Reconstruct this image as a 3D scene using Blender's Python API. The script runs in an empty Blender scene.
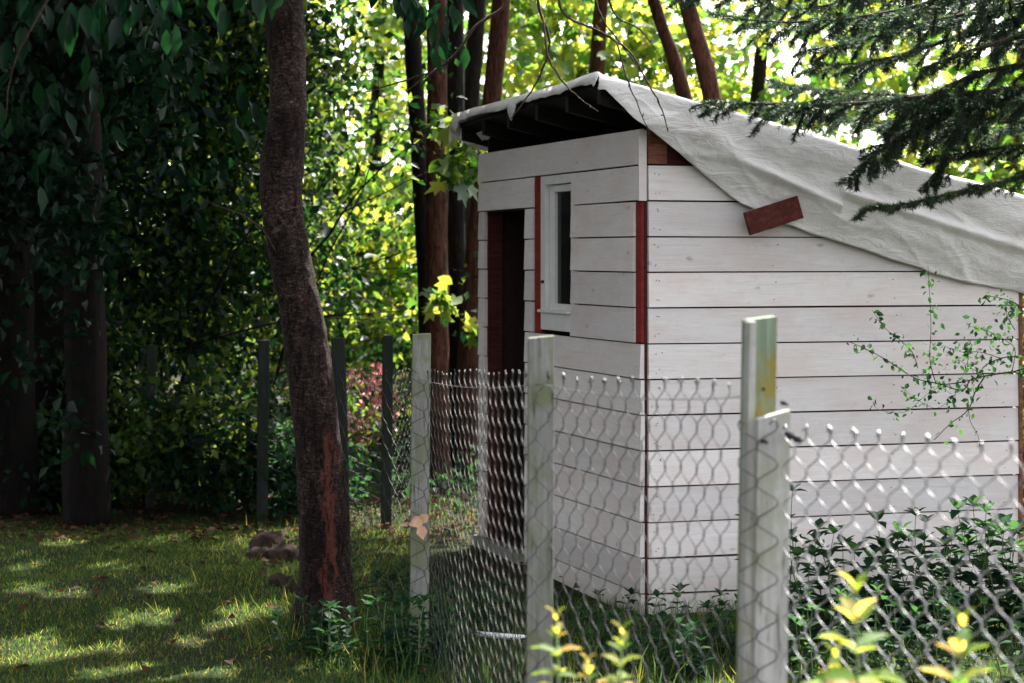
import bpy, math, random
import numpy as np
from mathutils import Vector, noise as mnoise
rng = np.random.default_rng(7)
random.seed(7)
R = math.radians
scn = bpy.context.scene
COL = scn.collection
F = 2200.0; CXP = 512.0; HY = 256.0; EYE = 1.6
def at(px, py, Y):                      # point seen at photo pixel px,py standing Y metres away
    return Vector(((px-CXP)/F*Y, Y, EYE-(py-HY)/F*Y))

EL, AZ = R(52), R(24)
S = Vector((math.sin(AZ)*math.cos(EL), math.cos(AZ)*math.cos(EL), math.sin(EL)))
# places on the lawn that the sun reaches through gaps cut into the canopy for it: x, y, half width, half depth (metres)
GAPS = []
for px, py, hw, hh in ((32, 640, 34, 10), (14, 657, 22, 9), (140, 618, 32, 7), (246, 616, 27, 8), (100, 648, 18, 4), (128, 676, 34, 8), (209, 672, 26, 9), (225, 627, 14, 4), (18, 564, 16, 4), (110, 566, 9, 3), (190, 641, 14, 3), (70, 596, 12, 3), (20, 590, 14, 4), (330, 668, 14, 4), (160, 590, 10, 2), (255, 655, 10, 4), (60, 545, 14, 2)):
    Yg = F*EYE/(py-HY); GAPS.append(((px-CXP)/F*Yg, Yg, hw/F*Yg, hh*Yg*Yg/(F*EYE)))
def sun_gaps(P, pad=0.0):
    k = P[:, 2]/S.z; gx_ = P[:, 0]-S.x*k; gy_ = P[:, 1]-S.y*k; keep = np.ones(len(P), bool)
    wob = .35*np.sin(gx_*23+gy_*7)+.25*np.sin(gx_*41-gy_*31)
    for x, y, a, b in GAPS: keep &= ((gx_-x)/(a+pad*1.3))**2+((gy_-y)/(b+pad*1.5))**2 > 1+wob
    return keep | (P[:, 2] < 2.6)
# ------------------------------------------------------------------ helpers
def tag(o, label=None, cat=None, group=None, kind=None):
    if label: o['label'] = label
    if cat: o['category'] = cat
    if group: o['group'] = group
    if kind: o['kind'] = kind
    return o
def thing(name, loc, label, cat, group=None, rz=0):
    o = bpy.data.objects.new(name, None); COL.objects.link(o)
    o.location = loc; o.rotation_euler = (0, 0, rz); o.empty_display_size = .1
    return tag(o, label, cat, group)
def wloc(o):
    l = Vector((0, 0, 0))
    while o: l += o.location; o = o.parent
    return l
class MB:
    def __init__(s): s.v = []; s.f = []; s.n = 0; s.t = []
    def add(s, v, f, t=0.5):
        v = np.asarray(v, dtype=float).reshape(-1, 3)
        s.v.append(v)
        s.f += [tuple(i+s.n for i in q) for q in f]
        s.t += list(t) if hasattr(t, '__len__') else [t]*len(f)
        s.n += len(v)
    def box(s, x0, x1, y0, y1, z0, z1, t=.5, jit=0):
        v = [(x, y, z) for x in (x0, x1) for y in (y0, y1) for z in (z0, z1)]
        if jit: v = [(a+random.uniform(-jit, jit), b+random.uniform(-jit, jit)*.3, c+random.uniform(-jit, jit)) for a, b, c in v]
        s.add(v, [(0,1,3,2), (4,6,7,5), (0,4,5,1), (2,3,7,6), (0,2,6,4), (1,5,7,3)], t)
    def tube(s, pts, rad, n=6, rough=0, t=.5, cap=True, seed=0):
        pts = [Vector(p) for p in pts]; m = len(pts)
        if not hasattr(rad, '__len__'): rad = [rad]*m
        up = Vector((.13, .97, .2)); vs = []; prev = None
        for i, p in enumerate(pts):
            d = (pts[min(i+1, m-1)]-pts[max(i-1, 0)])
            d = d.normalized() if d.length > 1e-9 else Vector((0, 0, 1))
            if prev is None:
                a = d.cross(up)
                if a.length < .05: a = d.cross(Vector((1, 0, 0)))
                a.normalize()
            else:
                a = prev-d*prev.dot(d)
                a = a.normalized() if a.length > 1e-6 else d.orthogonal().normalized()
            prev = a; b = d.cross(a)
            for k in range(n):
                th = 2*math.pi*k/n; r = rad[i]
                dirv = a*math.cos(th)+b*math.sin(th)
                if rough:
                    q = p+dirv*r
                    r *= 1+rough*mnoise.noise(Vector((q.x*9, q.y*9, q.z*4+seed)))+rough*.6*mnoise.noise(Vector((q.x*30, q.y*30, q.z*16+seed)))
                vs.append(p+dirv*r)
        fs = [(i*n+k, i*n+(k+1) % n, (i+1)*n+(k+1) % n, (i+1)*n+k) for i in range(m-1) for k in range(n)]
        if cap: fs += [tuple(range(n-1, -1, -1)), tuple((m-1)*n+k for k in range(n))]
        s.add([tuple(v) for v in vs], fs, t)
    def build(s, name, mat, parent=None, smooth=False, local=False, bevel=0):
        v = np.concatenate(s.v) if s.v else np.zeros((0, 3))
        me = bpy.data.meshes.new(name); o = bpy.data.objects.new(name, me); COL.objects.link(o)
        if parent is not None:
            o.parent = parent
            if not local: v = v-np.array(wloc(parent))
        elif not local:
            c = np.array([v[:, 0].mean(), v[:, 1].mean(), v[:, 2].min()])
            v = v-c; o.location = c
        me.from_pydata(v.tolist(), [], s.f)
        a = me.attributes.new('tint', 'FLOAT', 'FACE'); a.data.foreach_set('value', np.array(s.t, dtype=np.float32))
        if smooth: me.polygons.foreach_set('use_smooth', [True]*len(me.polygons))
        me.materials.append(mat); me.validate(); me.update()
        if bevel:
            b = o.modifiers.new('bevel', 'BEVEL'); b.width = bevel; b.segments = 2; b.limit_method = 'ANGLE'
        return o
def smooth_path(pts, per=6):
    pts = [Vector(p) for p in pts]; out = []
    P = [pts[0]*2-pts[1]]+pts+[pts[-1]*2-pts[-2]]
    for i in range(1, len(P)-2):
        a, b, c, d = P[i-1:i+3]
        for k in range(per):
            t = k/per
            out.append(.5*((2*b)+(c-a)*t+(2*a-5*b+4*c-d)*t*t+(3*b-a-3*c+d)*t**3))
    out.append(pts[-1]); return out
def lerp_list(vals, n): return list(np.interp(np.linspace(0, len(vals)-1, n), range(len(vals)), vals))

# leaf sheets ---------------------------------------------------------------
T_SIMPLE = (np.array([(0,0,0), (.45,-.5,.13), (.45,.5,.13), (1,0,-.08)]), [(0,1,3), (0,3,2)])
T_LEAF = (np.array([(0,0,0), (.22,-.36,.07), (.22,.36,.07), (.55,-.5,.1), (.55,.5,.1), (.84,-.22,.0), (.84,.22,.0), (1.05,0,-.14), (.3,0,0), (.65,0,-.03)]),
          [(0,1,8), (0,8,2), (1,3,9,8), (8,9,4,2), (3,5,9), (9,6,4), (5,7,9), (9,7,6)])
a5 = [(0,0), (.12,-.34), (.02,-.5), (.36,-.42), (.5,-.62), (.62,-.24), (1.0,0)]
lv = [(0,0,0), (.1,-.3,.03), (.3,-.55,.05), (.42,-.28,.04), (.7,-.5,.02), (.68,-.18,.02), (1.05,0,-.08), (.68,.18,.02), (.7,.5,.02), (.42,.28,.04), (.3,.55,.05), (.1,.3,.03), (.4,0,0)]
T_MAPLE = (np.array(lv), [(12, i, i+1) for i in range(0, 11)]+[(12, 11, 0)])
def leaf_arrays(P, size, ratio=.55, D=None, droop=.35, tmpl=T_SIMPLE, N=None, flat=.6, sv=.45):
    P = np.asarray(P, dtype=float)
    if D is None and N is None and not hasattr(size, '__len__'): P = P[sun_gaps(P, size*.7)]
    n = len(P)
    if D is None:
        D = rng.normal(size=(n, 3)); D[:, 2] -= droop*1.5
    D = D/np.linalg.norm(D, axis=1)[:, None]
    if N is None:
        N = rng.normal(size=(n, 3)); N[:, 2] += flat*2
    N = N-(N*D).sum(1)[:, None]*D; N /= (np.linalg.norm(N, axis=1)[:, None]+1e-9)
    B = np.cross(N, D)
    S = size*(1+sv*rng.uniform(-1, 1, n))
    T, Fc = tmpl
    V = P[:, None]+S[:, None, None]*(T[None, :, 0, None]*D[:, None]+ratio*T[None, :, 1, None]*B[:, None]+T[None, :, 2, None]*N[:, None])
    return V, Fc
def leaf_obj(name, chunks, mat, parent=None, kind=None, tints=None):
    """chunks: list of (V (n,k,3), faces)"""
    allv = []; loops = []; starts = []; totals = []; tv = []; off = 0; lo = 0
    for ci, (V, Fc) in enumerate(chunks):
        n, k = V.shape[:2]
        allv.append(V.reshape(-1, 3))
        t = rng.uniform(0, 1, n) if tints is None else tints[ci]
        lens = np.array([len(f) for f in Fc]); flat = np.concatenate([np.array(f) for f in Fc])
        L = (flat[None]+(np.arange(n)*k)[:, None]+off).reshape(-1)
        loops.append(L); totals.append(np.tile(lens, n)); tv.append(np.repeat(t, len(Fc)))
        off += n*k
    v = np.concatenate(allv); loops = np.concatenate(loops); totals = np.concatenate(totals); tv = np.concatenate(tv)
    starts = np.concatenate([[0], np.cumsum(totals)[:-1]])
    me = bpy.data.meshes.new(name); o = bpy.data.objects.new(name, me); COL.objects.link(o)
    if parent is not None:
        o.parent = parent; v = v-np.array(wloc(parent))
    else:
        c = np.array([v[:, 0].mean(), v[:, 1].mean(), v[:, 2].min()]); v = v-c; o.location = c
    me.vertices.add(len(v)); me.vertices.foreach_set('co', v.astype(np.float32).ravel())
    me.loops.add(len(loops)); me.loops.foreach_set('vertex_index', loops.astype(np.int32))
    me.polygons.add(len(totals)); me.polygons.foreach_set('loop_start', starts.astype(np.int32))
    a = me.attributes.new('tint', 'FLOAT', 'FACE'); a.data.foreach_set('value', tv.astype(np.float32))
    me.materials.append(mat); me.update(calc_edges=True); me.validate()
    if kind: o['kind'] = kind
    return o
def clumps(box, nc, per, sig, shape='ell', shell=0.0):
    """points gathered in clumps inside an ellipsoid / box ((cx,cy,cz),(rx,ry,rz))"""
    c, r = np.array(box[0], float), np.array(box[1], float)
    if shape == 'ell':
        d = rng.normal(size=(nc, 3)); d /= np.linalg.norm(d, axis=1)[:, None]
        rr = rng.uniform(shell, 1, nc)**(1/2.2)
        C = c+d*rr[:, None]*r
    else: C = c+rng.uniform(-1, 1, (nc, 3))*r
    k = np.maximum(2, (per*rng.uniform(.4, 1.6, nc))).astype(int)
    idx = np.repeat(np.arange(nc), k)
    s = sig*rng.uniform(.6, 1.5, nc)
    P = C[idx]+rng.normal(size=(len(idx), 3))*s[idx][:, None]*np.array([1, 1, .75])
    P = P[P[:, 2] > .02]
    return P[sun_gaps(P)], C

# ------------------------------------------------------------------ materials
def newmat(name):
    m = bpy.data.materials.new(name); m.use_nodes = True; nt = m.node_tree; nt.nodes.clear()
    out = nt.nodes.new('ShaderNodeOutputMaterial'); return m, nt, out
def nd(nt, typ, **kw):
    n = nt.nodes.new(typ)
    for k, v in kw.items():
        if k in n.inputs.keys(): n.inputs[k].default_value = v
        else: setattr(n, k, v)
    return n
def ramp(nt, src, stops, interp='LINEAR'):
    r = nt.nodes.new('ShaderNodeValToRGB'); e = r.color_ramp.elements; r.color_ramp.interpolation = interp
    while len(e) < len(stops): e.new(.5)
    for i, (p, c) in enumerate(stops):
        e[i].position = p; e[i].color = (*c, 1) if len(c) == 3 else c
    nt.links.new(src, r.inputs[0]); return r.outputs[0]
def coords(nt, scale=(1, 1, 1), rot=(0, 0, 0)):
    tc = nt.nodes.new('ShaderNodeTexCoord'); mp = nt.nodes.new('ShaderNodeMapping')
    mp.inputs['Scale'].default_value = scale; mp.inputs['Rotation'].default_value = rot
    nt.links.new(tc.outputs['Object'], mp.inputs[0]); return mp.outputs[0]
def noisetex(nt, vec, scale, detail=4, rough=.6, dist=0):
    n = nd(nt, 'ShaderNodeTexNoise', Scale=scale, Detail=detail, Roughness=rough, Distortion=dist)
    nt.links.new(vec, n.inputs['Vector']); return n.outputs['Fac']
def mixc(nt, fac, a, b, mode='MIX'):
    m = nt.nodes.new('ShaderNodeMix'); m.data_type = 'RGBA'; m.blend_type = mode
    for s, x in ((0, fac), (6, a), (7, b)):
        if isinstance(x, (int, float)): m.inputs[s].default_value = x
        elif isinstance(x, tuple): m.inputs[s].default_value = (*x, 1)
        else: nt.links.new(x, m.inputs[s])
    return m.outputs[2]
def math_(nt, op, a, b=0.0, clamp=False):
    m = nt.nodes.new('ShaderNodeMath'); m.operation = op; m.use_clamp = clamp
    for s, x in ((0, a), (1, b)):
        if isinstance(x, (int, float)): m.inputs[s].default_value = x
        else: nt.links.new(x, m.inputs[s])
    return m.outputs[0]
def bump(nt, h, strength=.3, dist=.01):
    b = nd(nt, 'ShaderNodeBump', Strength=strength, Distance=dist); nt.links.new(h, b.inputs['Height']); return b.outputs[0]
def attr(nt, name='tint'):
    a = nt.nodes.new('ShaderNodeAttribute'); a.attribute_name = name; return a.outputs['Fac']
def principled(nt, out, col, rough=.7, normal=None, metal=0, spec=.3):
    p = nt.nodes.new('ShaderNodeBsdfPrincipled')
    if isinstance(col, tuple): p.inputs['Base Color'].default_value = (*col, 1)
    else: nt.links.new(col, p.inputs['Base Color'])
    if isinstance(rough, (int, float)): p.inputs['Roughness'].default_value = rough
    else: nt.links.new(rough, p.inputs['Roughness'])
    p.inputs['Metallic'].default_value = metal; p.inputs['Specular IOR Level'].default_value = spec
    if normal is not None: nt.links.new(normal, p.inputs['Normal'])
    nt.links.new(p.outputs[0], out.inputs[0]); return p
def leaf_mat(name, stops, tstops, trans=.5, rough=.42, spec=.4):
    m, nt, out = newmat(name)
    t = attr(nt)
    c = ramp(nt, t, stops); tc = ramp(nt, t, tstops)
    p = nt.nodes.new('ShaderNodeBsdfPrincipled'); nt.links.new(c, p.inputs['Base Color'])
    p.inputs['Roughness'].default_value = rough; p.inputs['Specular IOR Level'].default_value = spec
    tr = nt.nodes.new('ShaderNodeBsdfTranslucent'); nt.links.new(tc, tr.inputs[0])
    mx = nt.nodes.new('ShaderNodeMixShader'); mx.inputs[0].default_value = trans
    nt.links.new(p.outputs[0], mx.inputs[1]); nt.links.new(tr.outputs[0], mx.inputs[2]); nt.links.new(mx.outputs[0], out.inputs[0])
    return m
M = {}
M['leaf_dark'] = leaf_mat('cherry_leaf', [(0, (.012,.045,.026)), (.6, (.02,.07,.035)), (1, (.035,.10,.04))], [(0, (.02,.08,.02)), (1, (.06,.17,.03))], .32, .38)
M['leaf_shade'] = leaf_mat('shaded_leaf', [(0, (.0018,.008,.006)), (.7, (.004,.015,.010)), (1, (.009,.03,.014))], [(0, (.004,.03,.01)), (1, (.015,.07,.015))], .24, .45, .12)  # leaf darkened; the shade under the trees is put into its colour
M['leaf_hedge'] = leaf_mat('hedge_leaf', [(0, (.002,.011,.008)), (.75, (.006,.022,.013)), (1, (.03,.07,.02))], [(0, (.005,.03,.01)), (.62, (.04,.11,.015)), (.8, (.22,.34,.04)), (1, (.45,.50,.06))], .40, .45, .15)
M['leaf_mid'] = leaf_mat('bush_leaf', [(0, (.014,.045,.016)), (.6, (.03,.08,.022)), (1, (.08,.13,.03))], [(0, (.06,.19,.02)), (.5, (.18,.34,.03)), (1, (.48,.50,.06))], .5, .38)
M['leaf_bright'] = leaf_mat('maple_leaf', [(0, (.03,.09,.025)), (.6, (.06,.14,.03)), (1, (.13,.17,.04))], [(0, (.08,.24,.03)), (.5, (.28,.42,.04)), (1, (.66,.60,.07))], .55, .32, .5)
M['leaf_young'] = leaf_mat('young_leaf', [(0, (.05,.12,.03)), (.5, (.16,.20,.04)), (1, (.30,.20,.06))], [(0, (.16,.34,.03)), (.5, (.62,.64,.06)), (1, (.9,.62,.12))], .5, .55, .12)
M['leaf_weed'] = leaf_mat('weed_leaf', [(0, (.004,.017,.012)), (.7, (.009,.032,.019)), (1, (.03,.065,.022))], [(0, (.02,.08,.03)), (1, (.10,.25,.05))], .32, .6, .06)
M['needle'] = leaf_mat('spruce_needle', [(0, (.002,.009,.006)), (.6, (.005,.017,.010)), (.9, (.014,.04,.014)), (1, (.06,.10,.025))], [(0, (.01,.04,.02)), (.85, (.03,.10,.03)), (1, (.2,.34,.05))], .25, .5)
M['grass'] = leaf_mat('grass_blade', [(0, (.003,.032,.018)), (.6, (.010,.046,.018)), (.88, (.035,.065,.02)), (1, (.13,.10,.035))], [(0, (.04,.13,.03)), (.6, (.15,.26,.04)), (.88, (.42,.44,.06)), (1, (.80,.62,.16))], .40, .6, .1)
M['litter'] = leaf_mat('dry_leaf', [(0, (.03,.014,.008)), (.6, (.05,.022,.014)), (1, (.10,.055,.035))], [(0, (.08,.03,.01)), (1, (.12,.06,.03))], .2, .8, .1)
M['petal'] = leaf_mat('pink_petal', [(0, (.35,.07,.10)), (.5, (.55,.2,.24)), (1, (.7,.38,.38))], [(0, (.5,.10,.14)), (1, (.8,.4,.38))], .4, .6)

def bark_mat(name, c0, c1, c2, horiz=False, scale=1.0, bs=.8):
    m, nt, out = newmat(name)
    v = coords(nt, (14*scale, 14*scale, 3.2*scale) if not horiz else (4*scale, 4*scale, 26*scale))
    n1 = noisetex(nt, v, 2.2, 8, .7, .6)
    v2 = coords(nt, (1, 1, 1)); n2 = noisetex(nt, v2, 3.5, 5, .6)
    n3 = noisetex(nt, v2, 60, 4, .7)
    c = ramp(nt, n1, [(.28, c0), (.5, c1), (.74, c2)])
    c = mixc(nt, ramp(nt, n2, [(.45, (0,0,0)), (.7, (1,1,1))]), c, tuple(min(1, x*1.5) for x in c1))
    if horiz:   # short broken lenticels in patches, raw reddish wood where the bark has torn
        n4 = noisetex(nt, coords(nt, (26, 26, 62)), 1.6, 9, .82, .7); nm = noisetex(nt, coords(nt, (3, 3, 2.2)), 1.5, 4, .6)
        c = ramp(nt, n4, [(.38, c0), (.47, c1), (.56, c2), (.66, (.38,.31,.28))])
        c = mixc(nt, ramp(nt, nm, [(.40, (.75,.75,.75)), (.62, (0,0,0))]), c, c0)
        n6 = noisetex(nt, coords(nt, (9, 9, 3.5)), 1.8, 7, .7, .4)
        sx = nt.nodes.new('ShaderNodeSeparateXYZ'); tcc = nt.nodes.new('ShaderNodeTexCoord'); nt.links.new(tcc.outputs['Object'], sx.inputs[0])
        off_ = math_(nt, 'ADD', sx.outputs[0], math_(nt, 'MULTIPLY', math_(nt, 'SUBTRACT', n6, .5), .22))
        strip = ramp(nt, math_(nt, 'ABSOLUTE', math_(nt, 'SUBTRACT', off_, .016)), [(.014, (1,1,1)), (.030, (0,0,0))])
        zr_ = ramp(nt, sx.outputs[2], [(.05, (0,0,0)), (.16, (1,1,1)), (.80, (1,1,1)), (.88, (0,0,0))])
        c = mixc(nt, math_(nt, 'MULTIPLY', math_(nt, 'MULTIPLY', strip, zr_), ramp(nt, n4, [(.35, (.35,.35,.35)), (.6, (1,1,1))])), c, (.21,.065,.048))
        c = mixc(nt, ramp(nt, n6, [(.60, (0,0,0)), (.68, (.5,.5,.5))]), c, (.11,.035,.025))
        n1 = math_(nt, 'ADD', math_(nt, 'MULTIPLY', n1, .25), math_(nt, 'ADD', math_(nt, 'MULTIPLY', n4, 1.6), math_(nt, 'MULTIPLY', n6, .6)))
        n3 = noisetex(nt, v2, 90, 6, .8)
    h = math_(nt, 'ADD', n1, math_(nt, 'MULTIPLY', n3, .35))
    ck = noisetex(nt, coords(nt, (22*scale, 22*scale, 5*scale)), 2.0, 6, .75, 1.0)
    c = mixc(nt, ramp(nt, ck, [(.40, (.85,.85,.85)), (.52, (0,0,0))]), c, tuple(x*.25 for x in c0))
    principled(nt, out, c, .85, bump(nt, math_(nt, 'ADD', h, ck), bs, .02), spec=.15); return m
M['bark_cherry'] = bark_mat('cherry_bark', (.008,.004,.0035), (.040,.021,.017), (.115,.072,.060), True, 1.0, 1.0)
M['bark_red'] = bark_mat('red_bark', (.012,.006,.004), (.055,.021,.013), (.16,.065,.04))
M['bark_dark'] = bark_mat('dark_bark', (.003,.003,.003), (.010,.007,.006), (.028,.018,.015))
M['bark_shade'] = bark_mat('shaded_bark', (.0015,.0015,.0015), (.005,.0035,.003), (.016,.009,.007))  # dark bark made blacker; shade at the left edge put into its colour
M['twig'] = bark_mat('twig_bark', (.02,.014,.012), (.06,.04,.03), (.14,.09,.06), scale=3)

def wood_white():
    m, nt, out = newmat('whitewashed_plank')
    t = attr(nt)
    tc = nt.nodes.new('ShaderNodeTexCoord'); mp = nt.nodes.new('ShaderNodeMapping')
    cmb = nt.nodes.new('ShaderNodeCombineXYZ'); nt.links.new(math_(nt, 'MULTIPLY', t, 37), cmb.inputs[0]); nt.links.new(math_(nt, 'MULTIPLY', t, 91), cmb.inputs[1])
    add = nt.nodes.new('ShaderNodeVectorMath'); add.operation = 'ADD'
    nt.links.new(tc.outputs['Object'], add.inputs[0]); nt.links.new(cmb.outputs[0], add.inputs[1])
    mp.inputs['Scale'].default_value = (3, 3, 42); nt.links.new(add.outputs[0], mp.inputs[0])
    g = noisetex(nt, mp.outputs[0], 1.4, 7, .65, 1.2)
    mp2 = nt.nodes.new('ShaderNodeMapping'); mp2.inputs['Scale'].default_value = (2.2, 2.2, 5); nt.links.new(add.outputs[0], mp2.inputs[0])
    b = noisetex(nt, mp2.outputs[0], 1.3, 5, .65)
    vo = nd(nt, 'ShaderNodeTexVoronoi', Scale=1.0); mp3 = nt.nodes.new('ShaderNodeMapping'); mp3.inputs['Scale'].default_value = (5.5, 5.5, 11)
    nt.links.new(add.outputs[0], mp3.inputs[0]); nt.links.new(mp3.outputs[0], vo.inputs['Vector'])
    vo2 = noisetex(nt, mp3.outputs[0], 5, 4, .7)
    knot = ramp(nt, math_(nt, 'ADD', vo.outputs['Distance'], math_(nt, 'MULTIPLY', math_(nt, 'SUBTRACT', vo2, .5), .25)), [(.04, (1,1,1)), (.13, (0,0,0))])
    # only a few voronoi cells carry a knot
    sel = ramp(nt, math_(nt, 'FRACT', math_(nt, 'MULTIPLY', vo.outputs['Color'], 7.0)), [(.55, (0,0,0)), (.6, (.55,.55,.55))])
    base = ramp(nt, g, [(.2, (.54,.51,.51)), (.42, (.71,.68,.68)), (.75, (.79,.765,.765))])
    base = mixc(nt, ramp(nt, b, [(.42, (0,0,0)), (.70, (.65,.65,.65))]), base, (.66,.54,.51))
    fine = noisetex(nt, coords(nt, (1, 1, 1)), 22, 6, .75)
    base = mixc(nt, ramp(nt, fine, [(.55, (0,0,0)), (.8, (.4,.4,.4))]), base, (.45,.42,.40))
    dirt = nt.nodes.new('ShaderNodeSeparateXYZ'); nt.links.new(tc.outputs['Object'], dirt.inputs[0])
    base = mixc(nt, ramp(nt, math_(nt, 'ADD', dirt.outputs[2], math_(nt, 'MULTIPLY', b, .25)), [(.1, (.55,.55,.55)), (.42, (0,0,0))]), base, (.25,.25,.19))
    base = mixc(nt, math_(nt, 'MULTIPLY', knot, sel), base, (.30,.20,.16))
    base = mixc(nt, 1.0, base, ramp(nt, t, [(0, (.80,.79,.80)), (.5, (.93,.915,.91)), (1, (1,.98,.975))]), 'MULTIPLY')
    h = math_(nt, 'ADD', g, math_(nt, 'MULTIPLY', fine, .4))
    principled(nt, out, base, .62, bump(nt, h, .35, .006), spec=.3); return m
M['white_wood'] = wood_white()
def wood_mat(name, c0, c1, c2, scale=(4, 4, 30), rough=.75, bs=.5, moss=None):
    m, nt, out = newmat(name)
    g = noisetex(nt, coords(nt, scale), 1.5, 7, .7, .8); b = noisetex(nt, coords(nt), 7, 5, .65)
    c = ramp(nt, g, [(.25, c0), (.5, c1), (.75, c2)])
    if moss: c = mixc(nt, ramp(nt, b, [(.46, (0,0,0)), (.62, (.85,.85,.85))]), c, moss)
    else: c = mixc(nt, ramp(nt, b, [(.5, (0,0,0)), (.75, (.6,.6,.6))]), c, c0)
    cr = noisetex(nt, coords(nt, tuple(x*1.9 for x in scale)), 1.3, 5, .7, .3)
    crk = ramp(nt, cr, [(.33, (1,1,1)), (.40, (0,0,0))])
    c = mixc(nt, math_(nt, 'MULTIPLY', crk, .8), c, tuple(x*.3 for x in c0))
    principled(nt, out, c, rough, bump(nt, math_(nt, 'SUBTRACT', g, crk), bs, .005), spec=.2); return m
M['red_wood'] = wood_mat('red_painted_wood', (.10,.008,.006), (.20,.014,.010), (.28,.03,.02))
M['red_dark'] = wood_mat('oxblood_wood', (.025,.006,.006), (.06,.013,.010), (.10,.028,.02))
M['raw_wood'] = wood_mat('raw_wood', (.09,.03,.02), (.17,.06,.04), (.26,.13,.09))
M['dark_wood'] = wood_mat('dark_rafter_wood', (.003,.0025,.0025), (.007,.006,.006), (.018,.015,.015))
M['post_grey'] = wood_mat('grey_post_wood', (.10,.10,.095), (.20,.20,.19), (.31,.30,.28), (30, 30, 2.5), moss=(.13,.15,.08))
M['post_green'] = wood_mat('dark_mossy_post_wood', (.006,.009,.008), (.014,.019,.017), (.03,.038,.032), (30, 30, 2.5), moss=(.010,.017,.008))
M['post_white'] = wood_mat('white_post_wood', (.22,.215,.21), (.34,.335,.33), (.46,.45,.44), (30, 30, 2.5), moss=(.26,.27,.20))
M['post_moss'] = wood_mat('mossy_board', (.09,.12,.08), (.15,.20,.14), (.24,.28,.21), (30, 30, 2.5), moss=(.20,.15,.02))
M['brick_board'] = wood_mat('stained_red_board', (.018,.007,.006), (.08,.017,.013), (.15,.04,.028), (24, 24, 24))
def tarp_mat():
    m, nt, out = newmat('white_tarp')
    v = coords(nt); w1 = noisetex(nt, coords(nt, (3, 3, 9), (.1, .5, .2)), 1.6, 6, .62, 1.8); w2 = noisetex(nt, v, 26, 5, .7, .8)
    st = noisetex(nt, coords(nt, (1.5, 1.5, 4)), 2.1, 5, .6)
    vo = nd(nt, 'ShaderNodeTexVoronoi', Scale=5.5, feature='DISTANCE_TO_EDGE'); 
    mv = nt.nodes.new('ShaderNodeVectorMath'); mv.operation = 'ADD'; cn = nd(nt, 'ShaderNodeTexNoise', Scale=2.0, Detail=3.0); nt.links.new(v, cn.inputs['Vector'])
    nt.links.new(v, mv.inputs[0]); nt.links.new(cn.outputs['Color'], mv.inputs[1]); nt.links.new(mv.outputs[0], vo.inputs['Vector'])
    cr = ramp(nt, vo.outputs['Distance'], [(0, (0,0,0)), (.035, (1,1,1))])
    c = ramp(nt, st, [(.3, (.62,.59,.59)), (.5, (.74,.71,.705)), (.75, (.80,.77,.765))])
    c = mixc(nt, ramp(nt, noisetex(nt, v, 4.2, 5, .7), [(.54, (0,0,0)), (.70, (.7,.7,.7))]), c, (.50,.43,.38))
    c = mixc(nt, ramp(nt, w2, [(.6, (0,0,0)), (.8, (.5,.5,.5))]), c, (.38,.38,.37))
    h = math_(nt, 'ADD', math_(nt, 'MULTIPLY', w1, .9), math_(nt, 'ADD', math_(nt, 'MULTIPLY', w2, .07), math_(nt, 'MULTIPLY', cr, .035)))
    p = principled(nt, out, c, .5, bump(nt, h, .55, .03), spec=.3)
    tr = nt.nodes.new('ShaderNodeBsdfTranslucent'); tr.inputs[0].default_value = (.62,.61,.58,1)
    mx = nt.nodes.new('ShaderNodeMixShader'); mx.inputs[0].default_value = .05
    nt.links.new(p.outputs[0], mx.inputs[1]); nt.links.new(tr.outputs[0], mx.inputs[2]); nt.links.new(mx.outputs[0], out.inputs[0])
    return m
M['tarp'] = tarp_mat()
def simple(name, c, rough=.5, metal=0, spec=.4, nscale=30, var=.25):
    m, nt, out = newmat(name)
    n = noisetex(nt, coords(nt), nscale, 4, .6)
    col = ramp(nt, n, [(.3, tuple(x*(1-var) for x in c)), (.7, tuple(min(1, x*(1+var)) for x in c))])
    principled(nt, out, col, rough, bump(nt, n, .2, .003), metal, spec); return m
M['wire'] = simple('galvanised_wire', (.10,.10,.105), .48, .7, .5, 60, .4)
M['wire_light'] = simple('brightened_galvanised_wire', (.30,.30,.31), .45, .6, .5, 60, .3)  # fence wire lightened; the brightness of the lit right section is in its colour
M['wire_dim'] = simple('dimmed_grey_wire', (.035,.035,.036), .55, .4, .3, 60, .4)  # same wire darkened; the dimness of the shaded sections is in its colour
M['iron'] = simple('dark_iron', (.03,.03,.035), .45, .7)
M['black'] = simple('black_rubber', (.012,.012,.013), .6)
M['metal_rod'] = simple('pale_metal_rod', (.75,.75,.75), .35, .2)
M['window_paint'] = simple('white_window_paint', (.68,.67,.67), .4, 0, .4, 12, .06)
M['room_dark'] = simple('dark_room_wall', (.03,.012,.010), .9)  # very dark red-brown; the shade inside the shed is put into this colour
M['stone'] = simple('rounded_stone', (.040,.026,.023), .9, 0, .1, 26, .7)
M['brownbit'] = simple('pale_wood_chip', (.55,.33,.22), .8)
M['petiole'] = simple('green_stem', (.08,.13,.04), .6)
M['plaster'] = simple('pale_render', (.55,.55,.56), .8)
def glass_mat():
    m, nt, out = newmat('dark_window_glass')
    principled(nt, out, (.004,.005,.006), .12, None, 0, .12); return m
M['glass'] = glass_mat()
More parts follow.
